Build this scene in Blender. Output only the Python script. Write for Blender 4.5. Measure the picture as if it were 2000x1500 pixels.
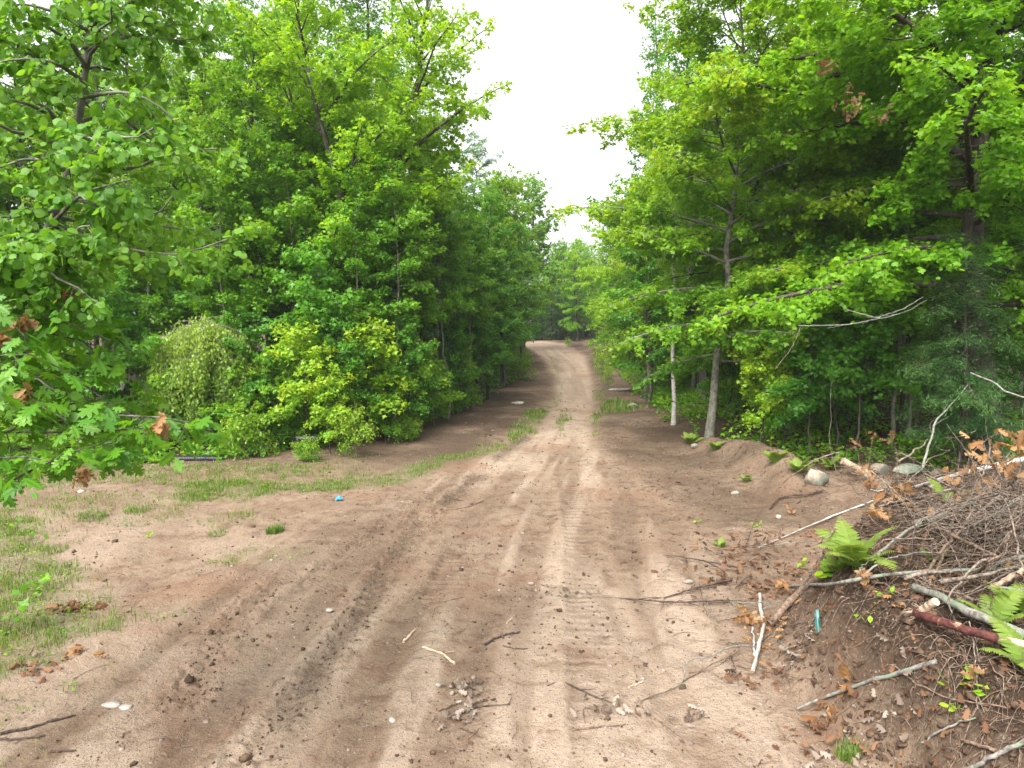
import bpy, math, random
import numpy as np
from mathutils import Vector

for _o in list(bpy.data.objects):
    bpy.data.objects.remove(_o)
SC = bpy.context.scene
COL = SC.collection
R = math.radians

# ------------------------------------------------------------------ camera
CAM_H = 3.2
FPX = 1376.0                       # focal length in photo pixels (2000 wide)
PITCH = math.atan(130 / FPX)       # horizon sits at photo row 620
cam_d = bpy.data.cameras.new('camera')
cam_d.sensor_width = 36.0
cam_d.lens = 36.0 * FPX / 2000.0
cam_d.clip_start = 0.05
cam_d.clip_end = 2000.0
cam = bpy.data.objects.new('camera', cam_d)
COL.objects.link(cam)
cam.location = (0, 0, CAM_H)
cam.rotation_euler = (math.pi / 2 - PITCH, 0, 0)
SC.camera = cam

# ------------------------------------------------------------------ sky and sun
SUN_EL, SUN_AZ = R(52), R(-150)     # azimuth from +Y towards +X
w = bpy.data.worlds.new('World')
SC.world = w
w.use_nodes = True
nt = w.node_tree
nt.nodes.clear()
sky = nt.nodes.new('ShaderNodeTexSky')
sky.sky_type = 'NISHITA'
sky.sun_disc = False
sky.sun_elevation = SUN_EL
sky.sun_rotation = SUN_AZ
sky.air_density = 1.0
sky.dust_density = 4.0
hsv = nt.nodes.new('ShaderNodeHueSaturation')      # the grey-white of an overcast sky
hsv.inputs['Saturation'].default_value = 0.12
bg = nt.nodes.new('ShaderNodeBackground')
bg.inputs['Strength'].default_value = 0.15
wo = nt.nodes.new('ShaderNodeOutputWorld')
nt.links.new(sky.outputs[0], hsv.inputs['Color'])
nt.links.new(hsv.outputs[0], bg.inputs['Color'])
nt.links.new(bg.outputs[0], wo.inputs['Surface'])

sun_d = bpy.data.lights.new('sun', 'SUN')
sun_d.energy = 2.6
sun_d.angle = R(50)
sun_d.color = (1.0, 0.96, 0.9)
sun = bpy.data.objects.new('sun', sun_d)
COL.objects.link(sun)
_sd = Vector((math.sin(SUN_AZ) * math.cos(SUN_EL), math.cos(SUN_AZ) * math.cos(SUN_EL), math.sin(SUN_EL)))
sun.rotation_euler = _sd.to_track_quat('Z', 'Y').to_euler()

SC.view_settings.view_transform = 'Standard'
SC.view_settings.look = 'None'
SC.view_settings.exposure = 1.62
SC.view_settings.gamma = 1.0
SC.view_settings.use_curve_mapping = False
SC.cycles.max_bounces = 10
SC.cycles.diffuse_bounces = 7
SC.cycles.glossy_bounces = 2
SC.cycles.transmission_bounces = 6
SC.cycles.use_denoising = True

# ------------------------------------------------------------------ helpers
rng = np.random.default_rng(7)


def nrm(v):
    return v / np.maximum(np.linalg.norm(v, axis=-1, keepdims=True), 1e-9)


def _hash(ix, iy, seed):
    h = (ix.astype(np.int64) * 374761393 + iy.astype(np.int64) * 668265263 + seed * 974634777) & 0xFFFFFFFF
    h = ((h ^ (h >> 13)) * 1274126177) & 0xFFFFFFFF
    h = h ^ (h >> 16)
    return (h & 0xFFFFFF).astype(np.float64) / 0xFFFFFF


def vnoise(x, y, seed=0):
    xf, yf = np.floor(x), np.floor(y)
    fx, fy = x - xf, y - yf
    fx = fx * fx * (3 - 2 * fx)
    fy = fy * fy * (3 - 2 * fy)
    a = _hash(xf, yf, seed)
    b = _hash(xf + 1, yf, seed)
    c = _hash(xf, yf + 1, seed)
    d = _hash(xf + 1, yf + 1, seed)
    return (a * (1 - fx) + b * fx) * (1 - fy) + (c * (1 - fx) + d * fx) * fy


def fbm(x, y, seed=0, octv=3):
    s, amp, tot = 0.0, 1.0, 0.0
    for k in range(octv):
        s = s + amp * vnoise(x * 2.03 ** k, y * 2.03 ** k, seed + k * 17)
        tot += amp
        amp *= 0.5
    return s / tot - 0.5


def sstep(a, b, x):
    t = np.clip((x - a) / (b - a), 0, 1)
    return t * t * (3 - 2 * t)


SP, CP = math.sin(PITCH), math.cos(PITCH)


def ray(px, py):
    u, v = (px - 1000) / FPX, (750 - py) / FPX
    return np.array([u, CP + v * SP, -SP + v * CP])


def flat(px, py, z=0.0):
    d = ray(px, py)
    t = (z - CAM_H) / d[2]
    return d[0] * t, d[1] * t


def deep(px, py, Y):
    """the point Y metres ahead of the camera seen at photo pixel px, py"""
    d = ray(px, py)
    t = Y / d[1]
    return np.array([d[0] * t, Y, CAM_H + d[2] * t])


def flatpoly(pts, z=0.0):
    return np.array([flat(*p, z=z) for p in pts])


def seg_dist(x, y, P):
    """distance from points to polyline P and arc length of the nearest point"""
    best = np.full(x.shape, 1e9)
    arc = np.zeros(x.shape)
    side = np.zeros(x.shape)
    acc = 0.0
    for a, b in zip(P[:-1], P[1:]):
        d = b - a
        L = math.hypot(*d)
        t = np.clip(((x - a[0]) * d[0] + (y - a[1]) * d[1]) / (L * L), 0, 1)
        qx, qy = x - a[0] - t * d[0], y - a[1] - t * d[1]
        q = np.hypot(qx, qy)
        m = q < best
        best = np.where(m, q, best)
        arc = np.where(m, acc + t * L, arc)
        side = np.where(m, (d[0] * qy - d[1] * qx) / L, side)
        acc += L
    return best, arc, side


def inside(x, y, P):
    c = np.zeros(x.shape, bool)
    n = len(P)
    for i in range(n):
        a, b = P[i], P[(i + 1) % n]
        if a[1] == b[1]:
            continue
        cond = (a[1] > y) != (b[1] > y)
        c ^= cond & (x < (b[0] - a[0]) * (y - a[1]) / (b[1] - a[1]) + a[0])
    return c


def sdf(x, y, P):
    d, _, _ = seg_dist(x, y, np.vstack([P, P[:1]]))
    return np.where(inside(x, y, P), d, -d)


# ------------------------------------------------------------------ ground relief
ROAD = flatpoly([(-500, 1700), (-150, 1470), (60, 1345), (200, 1290), (330, 1180), (470, 1085), (620, 1015), (760, 965),
                 (900, 905), (985, 868), (1045, 805), (1082, 752), (1080, 722), (1050, 699), (1020, 688), (900, 679), (900, 671),
                 (1035, 676), (1105, 686), (1145, 700), (1165, 735), (1168, 800), (1170, 860), (1230, 920), (1330, 1000),
                 (1420, 1100), (1462, 1210), (1480, 1290), (1560, 1390), (1650, 1500), (1760, 1650)])
LUG = [  # px polyline, half width, depth, lug strength, darkness
    ([(700, 1560), (800, 1290), (850, 1190), (885, 1110), (920, 1050), (962, 990), (1005, 930), (1045, 870)], .24, .028, .034, .12),
    ([(1180, 1560), (1150, 1250), (1140, 1150), (1135, 1060), (1122, 990), (1110, 930), (1100, 880)], .22, .012, .008, .08),
    ([(1150, 900), (1220, 945), (1300, 1015), (1370, 1100), (1420, 1200)], .22, .02, .016, .1),
]
RUT = [
    ([(380, 1560), (540, 1420), (640, 1290), (705, 1190), (750, 1110), (805, 1040), (885, 970), (965, 900), (1025, 850)], .16, .035, .5),
    ([(360, 1360), (460, 1220), (540, 1150), (600, 1130), (690, 1075), (790, 1000), (880, 945)], .17, .03, .55),
    ([(1330, 1420), (1260, 1290), (1215, 1200), (1190, 1150)], .13, .03, -.6),
    ([(1420, 1330), (1330, 1240), (1280, 1180), (1240, 1120)], .12, .03, -.4),
    ([(1025, 880), (1068, 810), (1095, 752), (1105, 722), (1070, 697), (1000, 684)], .3, .05, -.15),
    ([(1128, 880), (1143, 800), (1146, 750), (1133, 716), (1090, 690), (1020, 680)], .3, .05, -.15),
    ([(820, 1560), (960, 1320), (1010, 1200), (1030, 1080), (1050, 960)], .3, .012, .2),
]
LUG = [(flatpoly(p), *q) for p, *q in LUG]
RUT = [(flatpoly(p), *q) for p, *q in RUT]
CENTRE = flatpoly([(700, 1700), (800, 1400), (890, 1180), (960, 1040), (1030, 940), (1080, 860), (1110, 800), (1122, 750), (1110, 712), (1060, 688), (950, 676)])
BERM = flatpoly([(1400, 880), (1475, 905), (1530, 935), (1560, 965), (1620, 985), (1740, 985)])


def bank_h(x, y):
    """the dug-up earth bank with the brush pile on the right"""
    foot = np.interp(y, [0, 4, 5, 6.0, 6.8, 7.6, 8.6, 10, 12], [2.75, 2.55, 2.35, 2.3, 2.5, 3.0, 3.9, 4.9, 6.6])
    foot = foot + .25 * fbm(x * .9, y * .9, 5, 3)
    e = x - foot
    face = sstep(0.0, .85, e)
    top = .92 + .40 * sstep(.8, 2.6, e) + .35 * fbm(x * .8 + 3, y * .8, 9, 3)
    fade = 1 - sstep(9.0, 13, y) * .8
    return np.maximum(0, face * top * fade), face * fade


def relief(x, y, fine=True):
    x = np.asarray(x, float)
    y = np.asarray(y, float)
    z = -.55 * np.exp(-((y - 37) / 11) ** 2) + .75 * sstep(46, 72, y) + 1.2 * sstep(75, 160, y)
    b, bf = bank_h(x, y)
    z = z + b
    dB, _, _ = seg_dist(x, y, BERM)
    z = z + .34 * np.exp(-(dB / .5) ** 2) * (.6 + 1.2 * (vnoise(x * 1.3, y * 1.3, 3)))
    far = 1 / (1 + np.maximum(0, y - 20) * .03)
    z = z + .16 * fbm(x * .35, y * .35, 11, 3)
    sR = np.clip(sdf(x, y, ROAD), -3, 3)
    rough = 1 - .65 * sstep(-.2, .8, sR)
    z = z + rough * .10 * fbm(x * 1.1, y * 1.1, 21, 3)
    z = z + .06 * (1 - sstep(-.5, .5, sR)) * sstep(16, 20, y)
    if fine:
        dC, sC, oC = seg_dist(x, y, CENTRE)
        z = z + .05 * sstep(-.1, .5, sR) * fbm(oC * 2.6, sC * .16, 91, 3)
        z = z + (.030 + .24 * bf) * fbm(x * 4.1, y * 4.1, 31, 4) * (.4 + .6 * rough)
        z = z + (.007 + .05 * bf + .008 * rough) * fbm(x * 17, y * 17, 41, 3)
        for P, hw, dep, lug, dk in LUG:
            d, s, sd = seg_dist(x, y, P)
            m = 1 - sstep(hw * .8, hw * 1.15, d)
            fadeN = sstep(.3, .6, vnoise(x * .9 + 7, y * .9, 51)) * (.5 + vnoise(x * 3, y * 3, 53) * .7)
            ph = s / .155 + sd * .35 + .35 * vnoise(x * 2, y * 2, 52)
            z = z - m * dep * fadeN * .7 + m * fadeN * lug * np.clip(np.sin(ph * 2 * math.pi) * 1.6, -1, 1) * .55
            z = z + .018 * np.exp(-((d - hw * 1.2) / .06) ** 2) * fadeN
        for P, hw, dep, dk in RUT:
            d, s, sd = seg_dist(x, y, P)
            cl = np.abs(fbm(x * 9, y * 9, 61, 2)) * 2.2
            z = z - dep * np.exp(-(d / hw) ** 2)
            if dk > .3:
                z = z + .045 * cl * np.exp(-((d - hw * .9) / (hw * .6)) ** 2) + .02 * cl * np.exp(-(d / hw) ** 2)
    return z


def zat(x, y):
    return float(relief(np.array([x]), np.array([y]))[0])


def hit(px, py, lift=0.0):
    """where the sight line through photo pixel px, py meets the ground (raised by lift)"""
    d = ray(px, py)
    t = np.geomspace(2.5, 160, 700) / d[1]
    g = CAM_H + d[2] * t - relief(d[0] * t, d[1] * t, False) - lift
    k = np.argmax(g < 0)
    if g[k] >= 0:
        k = len(t) - 1
    a, b = t[max(k - 1, 0)], t[k]
    ts = np.linspace(a, b, 24)
    g = CAM_H + d[2] * ts - relief(d[0] * ts, d[1] * ts, True) - lift
    k = np.argmax(g < 0) if (g < 0).any() else len(ts) - 1
    return np.array([d[0] * ts[k], d[1] * ts[k], CAM_H + d[2] * ts[k]])


# ------------------------------------------------------------------ meshes
def mk_mesh(name, V, polys, mat, attrs=None, smooth=True):
    """polys: list of (m, k) int arrays"""
    me = bpy.data.meshes.new(name)
    V = np.asarray(V, np.float32)
    me.vertices.add(len(V))
    me.vertices.foreach_set('co', V.ravel())
    polys = [np.asarray(p, np.int32) for p in polys if len(p)]
    loops = np.concatenate([p.ravel() for p in polys])
    tot = np.concatenate([np.full(len(p), p.shape[1], np.int32) for p in polys])
    start = np.concatenate([[0], np.cumsum(tot)[:-1]]).astype(np.int32)
    me.loops.add(len(loops))
    me.loops.foreach_set('vertex_index', loops)
    me.polygons.add(len(tot))
    me.polygons.foreach_set('loop_start', start)
    me.polygons.foreach_set('loop_total', tot)
    me.polygons.foreach_set('use_smooth', np.full(len(tot), smooth))
    for k, a in (attrs or {}).items():
        if a.ndim == 2:
            at = me.attributes.new(k, 'FLOAT_COLOR', 'POINT')
            at.data.foreach_set('color', np.asarray(a, np.float32).ravel())
        else:
            at = me.attributes.new(k, 'FLOAT', 'POINT')
            at.data.foreach_set('value', np.asarray(a, np.float32))
    me.update(calc_edges=True)
    for m in (mat if isinstance(mat, (list, tuple)) else [mat]):
        me.materials.append(m)
    return me


class Bag:
    """collects verts and faces of one mesh"""

    def __init__(s):
        s.V, s.P, s.A, s.n = [], {}, {}, 0

    def add(s, V, polys, **at):
        V = np.asarray(V, float).reshape(-1, 3)
        for p in polys:
            p = np.asarray(p, np.int64)
            if len(p):
                s.P.setdefault(p.shape[1], []).append(p + s.n)
        for k, a in at.items():
            s.A.setdefault(k, []).append(np.broadcast_to(a, (len(V),)))
        s.V.append(V)
        s.n += len(V)

    def mesh(s, name, mat, smooth=True):
        return mk_mesh(name, np.vstack(s.V), [np.vstack(p) for p in s.P.values()], mat,
                       {k: np.concatenate(a) for k, a in s.A.items()}, smooth)


def tubes(P, Rad, sides):
    """P (B,n,3), Rad (B,n) -> verts, quads"""
    P = np.asarray(P, float)
    Rad = np.asarray(Rad, float)
    B, n, _ = P.shape
    T = nrm(np.gradient(P, axis=1))
    mean = nrm(P[:, -1] - P[:, 0])
    ref = np.where(np.abs(mean[:, 2:3]) > .8, np.array([[1., 0, 0]]), np.array([[0, 0, 1.]]))[:, None, :]
    U = nrm(np.cross(T, np.broadcast_to(ref, T.shape)))
    W = np.cross(T, U)
    a = np.arange(sides) * 2 * math.pi / sides
    V = P[:, :, None, :] + Rad[:, :, None, None] * (U[:, :, None, :] * np.cos(a)[None, None, :, None] + W[:, :, None, :] * np.sin(a)[None, None, :, None])
    i = np.arange(n - 1)[:, None] * sides
    j = np.arange(sides)[None, :]
    j2 = (j + 1) % sides
    q = np.stack([i + j, i + j2, i + sides + j2, i + sides + j], -1).reshape(-1, 4)
    Q = (q[None] + (np.arange(B) * n * sides)[:, None, None]).reshape(-1, 4)
    return V.reshape(-1, 3), Q


def resample(P, n):
    P = np.asarray(P, float)
    d = np.concatenate([[0], np.cumsum(np.linalg.norm(np.diff(P, axis=0), axis=1))])
    s = np.linspace(0, d[-1], n)
    return np.stack([np.interp(s, d, P[:, k]) for k in range(3)], -1)


def smooth_line(P, n):
    """Catmull-Rom through the points"""
    P = np.asarray(P, float)
    if len(P) == 2:
        return resample(P, n)
    Q = np.vstack([2 * P[0] - P[1], P, 2 * P[-1] - P[-2]])
    out = []
    for i in range(1, len(Q) - 2):
        t = np.linspace(0, 1, 12, endpoint=False)[:, None]
        a, b, c, d = Q[i - 1], Q[i], Q[i + 1], Q[i + 2]
        out.append(.5 * (2 * b + (c - a) * t + (2 * a - 5 * b + 4 * c - d) * t ** 2 + (3 * b - a - 3 * c + d) * t ** 3))
    out.append(P[-1:])
    return resample(np.vstack(out), n)


# leaf outlines: (x across, y along, z fold); two half faces meet at the midrib
def leaf_tpl(half, fold=.18, droop=.12):
    half = np.array(half, float)              # right half incl. base first and tip last (x>=0)
    k = len(half)
    Lh = half[1:-1] * [-1, 1]
    pts = np.vstack([half, Lh])
    z = -fold * np.abs(pts[:, 0]) - droop * pts[:, 1] ** 2
    V = np.column_stack([pts, z])
    right = list(range(k))
    left = [0] + list(range(k, k + k - 2)) + [k - 1]
    return V, [right, left[::-1]]


TPL = {
    'oval': leaf_tpl([(0, 0), (.30, .3), (.24, .68), (0, 1)]),
    'maple': leaf_tpl([(0, 0), (.60, .30), (.24, .52), (0, 1)], .15),
    'maple_fine': leaf_tpl([(0, 0), (.28, -.06), (.36, .10), (.62, .30), (.40, .42), (.44, .62), (.18, .60), (.16, .78), (0, 1.0)], .15),
    'aspen': leaf_tpl([(0, 0), (.26, .04), (.44, .24), (.45, .46), (.34, .70), (.15, .88), (0, 1.0)], .12, .1),
    'oak': leaf_tpl([(0, 0), (.06, .10), (.22, .14), (.10, .26), (.36, .36), (.38, .46), (.13, .48), (.34, .64), (.33, .74), (.12, .70), (.16, .90), (.06, .88), (0, 1.0)], .2, .2),
    'needle': leaf_tpl([(0, 0), (.065, .2), (.06, .75), (0, 1)], .1, .05),
    'long': leaf_tpl([(0, 0), (.16, .25), (.14, .6), (0, 1)], .2, .35),
    'crumple': leaf_tpl([(0, 0), (.30, .12), (.14, .30), (.40, .42), (.16, .55), (.28, .75), (0, 1)], .9, .6),
}


def leaves_into(bag, tpl, pos, axis, normal, size, tint, young):
    T, faces = TPL[tpl]
    N = len(pos)
    k = len(T)
    b = nrm(np.cross(axis, normal))
    nn = np.cross(b, axis)
    s = size[:, None, None]
    V = pos[:, None, :] + s * (b[:, None, :] * T[None, :, 0:1] + axis[:, None, :] * T[None, :, 1:2] + nn[:, None, :] * T[None, :, 2:3])
    off = (np.arange(N) * k)[:, None]
    polys = [np.array(f)[None, :] + off for f in faces]
    bag.add(V.reshape(-1, 3), polys, tint=np.repeat(tint, k), young=np.repeat(young, k))


def perp_up(T):
    z = np.array([0, 0, 1.0])
    u = z - T * T[..., 2:3]
    return nrm(u + 1e-6)


def twigs_from(g, P, spacing, s0, len_fac, ang, n, lmin, lmax, up_noise, droop, maxn=60):
    """side shoots of every polyline of P (B,m,3), alternating left and right in a flat fan"""
    B, m, _ = P.shape
    L = np.linalg.norm(np.diff(P, axis=1), axis=2).sum(1)
    cnt = np.clip((L * (1 - s0) / spacing).astype(int), 1, maxn)
    idx = np.repeat(np.arange(B), cnt)
    order = np.concatenate([np.arange(c) for c in cnt])
    cc = cnt[idx]
    s = s0 + (1 - s0) * (order + .5 + g.uniform(-.35, .35, len(idx))) / cc
    s = np.clip(s, 0, .999)
    f = s * (m - 1)
    i = np.minimum(f.astype(int), m - 2)
    fr = (f - i)[:, None]
    p = P[idx, i] * (1 - fr) + P[idx, i + 1] * fr
    t = nrm(P[idx, i + 1] - P[idx, i])
    up = perp_up(t)
    side = np.cross(t, up) * np.where(order % 2 == 0, 1, -1)[:, None]
    a = R(ang) * g.uniform(.7, 1.25, len(idx))
    a = np.where(order == cc - 1, a * .2, a)
    d = nrm(t * np.cos(a)[:, None] + side * np.sin(a)[:, None] + up * g.normal(0, up_noise, len(idx))[:, None])
    ln = np.clip(len_fac * L[idx] * (1.08 - s) * g.uniform(.6, 1.3, len(idx)), lmin, lmax)
    k = np.linspace(0, 1, n)
    Q = p[:, None, :] + d[:, None, :] * (ln[:, None] * k)[:, :, None]
    Q[:, :, 2] -= droop * ln[:, None] * k[None] ** 2
    Q[:, 1:] += g.normal(0, .03, (len(idx), n - 1, 3)) * ln[:, None, None]
    return Q, ln, idx, s


def leaf_along(g, bag, tpl, P, spacing, s0, size, tilt, droop, young_fn, pet=.03, tint_by=None, jit=.5, mult=3):
    B, m, _ = P.shape
    L = np.linalg.norm(np.diff(P, axis=1), axis=2).sum(1)
    cnt = np.clip((L * (1 - s0) / spacing).astype(int), 2, 400) * mult
    idx = np.repeat(np.arange(B), cnt)
    order = np.concatenate([np.arange(c) for c in cnt])
    s = s0 + (1 - s0) * (order + g.uniform(0.2, 1, len(idx))) / cnt[idx]
    f = np.clip(s, 0, .9999) * (m - 1)
    i = np.minimum(f.astype(int), m - 2)
    fr = (f - i)[:, None]
    p = P[idx, i] * (1 - fr) + P[idx, i + 1] * fr
    t = nrm(P[idx, i + 1] - P[idx, i])
    up = perp_up(t)
    side = np.cross(t, up) * np.where(order % 2 == 0, 1, -1)[:, None]
    N = len(idx)
    a = g.uniform(R(25), R(95), N)[:, None]
    ax = t * np.cos(a) + side * np.sin(a) + g.normal(0, .25 * jit, (N, 3))
    ax[:, 2] -= droop * g.uniform(.4, 1.4, N)
    ax = nrm(ax)
    no = np.array([0, 0, 1.0]) + g.normal(0, tilt, (N, 3))
    no = nrm(no - ax * (no * ax).sum(1, keepdims=True))
    sz = size * g.uniform(.45, 1.4, N)
    pos = p + ax * (pet * g.uniform(.3, 1.5, N))[:, None] + g.normal(0, pet * .5 + (.018 * mult if mult > 2 else 0), (N, 3)) * np.array([1, 1, 1.1])
    tb = 0 if tint_by is None else tint_by[idx]
    tint = np.clip(g.uniform(0, 1, N) * .6 + .4 * g.uniform(0, 1, B)[idx] + tb, 0, 1)
    leaves_into(bag, tpl, pos, ax, no, sz, tint, np.clip(young_fn(p, s, idx), 0, 1))
    return N


def foliate(g, wood, green, limbs, Lr, tpl='maple', size=.12, spacing=.07, sec=.28, sec_fac=.42, sec_ang=50, ter=.22,
            droop=.1, ldroop=.5, tilt=.6, s0=.15, sec_max=2.2, young_hi=None, sec_n=5, pet=.03, up_noise=.38, jit=.8, tw_r=.004, mult=3, sec_min=.3):
    """limbs (B,n,3) with base radii Lr: adds twigs to wood and leaves to green"""
    sP, sl, si, ss = twigs_from(g, limbs, sec, s0, sec_fac, sec_ang, sec_n, sec_min, sec_max, up_noise, droop)
    V, Q = tubes(sP, np.linspace(1, .25, sec_n)[None] * np.clip(sl * .011, tw_r, .03)[:, None], 4)
    wood.add(V, [Q])
    tP, tl, ti, ts = twigs_from(g, sP, ter, .2, .42, 48, 3, .12, .8, up_noise, droop * 1.4)
    V, Q = tubes(tP, np.linspace(1, .4, 3)[None] * np.full((len(tP), 1), tw_r * .8), 3)
    wood.add(V, [Q])
    yf = young_hi or (lambda p, s, i: 0 * s)
    ctint = g.normal(0, .12, len(limbs))
    n = leaf_along(g, green, tpl, sP, spacing, .3, size, tilt, ldroop, yf, pet, ctint[si], jit, mult)
    n += leaf_along(g, green, tpl, tP, spacing, .05, size, tilt, ldroop, yf, pet, ctint[si][ti], jit, mult)
    return n


def grow(seed, H, r0, cb=.3, Rc=2.5, nl=36, e0=10, e1=62, curve=-15, prof=None, bias=(0, 0), lean=(0, 0), wob=.02, tpl='maple',
         size=.13, spacing=.075, stems=1, young_amt=.5, ltop=.98, fork_h=.25, bark_attr=True, dead_low=0, **kw):
    g = np.random.default_rng(seed)
    wood, green = Bag(), Bag()
    prof = prof or ([0, .25, .6, .85, 1], [.75, 1, .8, .5, .25])
    for st in range(stems):
        n = 16
        t = np.linspace(0, 1, n)
        k = g.normal(0, wob * H, (n, 2)).cumsum(0) * .35
        k -= k[0]
        h = H * (1 if st == 0 else g.uniform(.75, .98))
        P = np.column_stack([k[:, 0] + lean[0] * t ** 1.3 * h, k[:, 1] + lean[1] * t ** 1.3 * h, t * h])
        if stems > 1:
            az = st * 2 * math.pi / stems + g.uniform(-.4, .4)
            out = sstep(fork_h * .4, 1, t) * h * g.uniform(.12, .2)
            P[:, 0] += math.cos(az) * out
            P[:, 1] += math.sin(az) * out
        rr = r0 * (1 if st == 0 else .75) * ((1 - t) ** .85 + .03)
        rr[0] *= 1.35
        P[0, 2] = -.25
        V, Q = tubes(P[None], rr[None], 12 if r0 > .1 else 8)
        wood.add(V, [Q])
        m = max(6, int(nl / stems * (1.25 if stems > 1 else 1)))
        u = (np.arange(m) + g.uniform(0, .8, m)) / m
        tt = cb + (ltop - cb) * u ** .9
        az = np.arange(m) * 2.39996 + g.uniform(-.5, .5, m) + st
        d2 = np.stack([np.cos(az), np.sin(az)], 1)
        L = Rc * np.interp(u, *prof) * g.uniform(.65, 1.2, m) * (1 + d2 @ np.array(bias))
        L = np.maximum(L, .25)
        el = R(1) * (e0 + (e1 - e0) * u + g.normal(0, 9, m))
        n2 = 9
        s = np.linspace(0, 1, n2)
        ee = el[:, None] + R(curve) * s[None]
        step = (L / (n2 - 1))[:, None]
        dx = np.cos(ee) * step
        dz = np.sin(ee) * step
        wig = g.normal(0, .16, (m, n2)).cumsum(1) * .5
        dirx = np.cos(az[:, None] + wig) * dx
        diry = np.sin(az[:, None] + wig) * dx
        q = np.stack([dirx, diry, dz], -1)
        q[:, 0] = 0
        q = q.cumsum(1)
        base = np.stack([np.interp(tt, t, P[:, j]) for j in range(3)], -1)
        LP = base[:, None] + q
        lr = np.clip(.016 * L, .006, .09)
        lr = np.minimum(lr, np.interp(tt, t, rr) * .6)
        V, Q = tubes(LP, lr[:, None] * np.linspace(1, .2, n2)[None], 6)
        wood.add(V, [Q])
        keep = np.ones(m, bool)

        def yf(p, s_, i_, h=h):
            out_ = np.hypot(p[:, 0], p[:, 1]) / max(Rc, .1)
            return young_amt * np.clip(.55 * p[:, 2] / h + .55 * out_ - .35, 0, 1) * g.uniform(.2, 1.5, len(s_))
        foliate(g, wood, green, LP[keep], lr, tpl, size, spacing, young_hi=yf, **kw)
    if dead_low:
        m = dead_low
        zz = g.uniform(.04, cb + .1, m) * H
        az = g.uniform(0, 6.28, m)
        L = g.uniform(.3, .55, m) * Rc
        s = np.linspace(0, 1, 5)
        LP = np.stack([np.cos(az)[:, None] * L[:, None] * s, np.sin(az)[:, None] * L[:, None] * s,
                       zz[:, None] + L[:, None] * (.1 * s - .35 * s ** 2)], -1) + g.normal(0, .02, (m, 5, 3))
        V, Q = tubes(LP, .008 * np.linspace(1, .3, 5)[None] * np.ones((m, 1)), 4)
        wood.add(V, [Q])
        sP, *_ = twigs_from(g, LP, .12, .2, .5, 50, 3, .1, .5, .25, .1)
        V, Q = tubes(sP, .004 * np.linspace(1, .4, 3)[None] * np.ones((len(sP), 1)), 3)
        wood.add(V, [Q])
    return wood, green


# ------------------------------------------------------------------ materials
def new_mat(name):
    m = bpy.data.materials.new(name)
    m.use_nodes = True
    m.node_tree.nodes.clear()
    N = m.node_tree.nodes
    Lk = m.node_tree.links.new
    out = N.new('ShaderNodeOutputMaterial')
    return m, N, Lk, out


def node(N, t, **kw):
    n = N.new('ShaderNode' + t)
    for k, v in kw.items():
        if k.startswith('i_'):
            n.inputs[int(k[2:]) if k[2:].isdigit() else k[2:]].default_value = v
        else:
            setattr(n, k, v)
    return n


def mixc(N, Lk, fac, a, b, mode='MIX'):
    n = N.new('ShaderNodeMix')
    n.data_type = 'RGBA'
    n.blend_type = mode
    n.clamp_factor = True
    for i, v in ((0, fac), (6, a), (7, b)):
        if hasattr(v, 'links'):
            Lk(v, n.inputs[i])
        elif i == 0:
            n.inputs[0].default_value = v
        else:
            n.inputs[i].default_value = (*v, 1)
    return n.outputs[2]


def ramp(N, Lk, src, a, b):
    n = N.new('ShaderNodeMapRange')
    n.interpolation_type = 'SMOOTHSTEP'
    n.inputs[1].default_value = a
    n.inputs[2].default_value = b
    Lk(src, n.inputs[0])
    return n.outputs[0]


def mathn(N, Lk, op, a, b):
    n = N.new('ShaderNodeMath')
    n.operation = op
    for i, v in ((0, a), (1, b)):
        if hasattr(v, 'links'):
            Lk(v, n.inputs[i])
        else:
            n.inputs[i].default_value = v
    return n.outputs[0]


def leaf_mat(name, dark, light, young, tr=.42, rough=.45, spec=.35, ob=.35):
    m, N, Lk, out = new_mat(name)
    t = node(N, 'Attribute', attribute_name='tint').outputs['Fac']
    y = node(N, 'Attribute', attribute_name='young').outputs['Fac']
    oi = node(N, 'ObjectInfo').outputs['Random']
    tt = mathn(N, Lk, 'ADD', t, mathn(N, Lk, 'MULTIPLY', mathn(N, Lk, 'SUBTRACT', oi, .5), ob))
    c = mixc(N, Lk, tt, dark, light)
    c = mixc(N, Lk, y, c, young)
    p = node(N, 'BsdfPrincipled')
    p.inputs['Roughness'].default_value = rough
    p.inputs['Specular IOR Level'].default_value = spec
    Lk(c, p.inputs['Base Color'])
    tc = mixc(N, Lk, 1.0, c, (1.80, 1.62, .75), 'MULTIPLY')
    tb = node(N, 'BsdfTranslucent')
    Lk(tc, tb.inputs['Color'])
    mx = node(N, 'MixShader')
    mx.inputs[0].default_value = tr
    Lk(p.outputs[0], mx.inputs[1])
    Lk(tb.outputs[0], mx.inputs[2])
    Lk(mx.outputs[0], out.inputs['Surface'])
    return m


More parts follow.
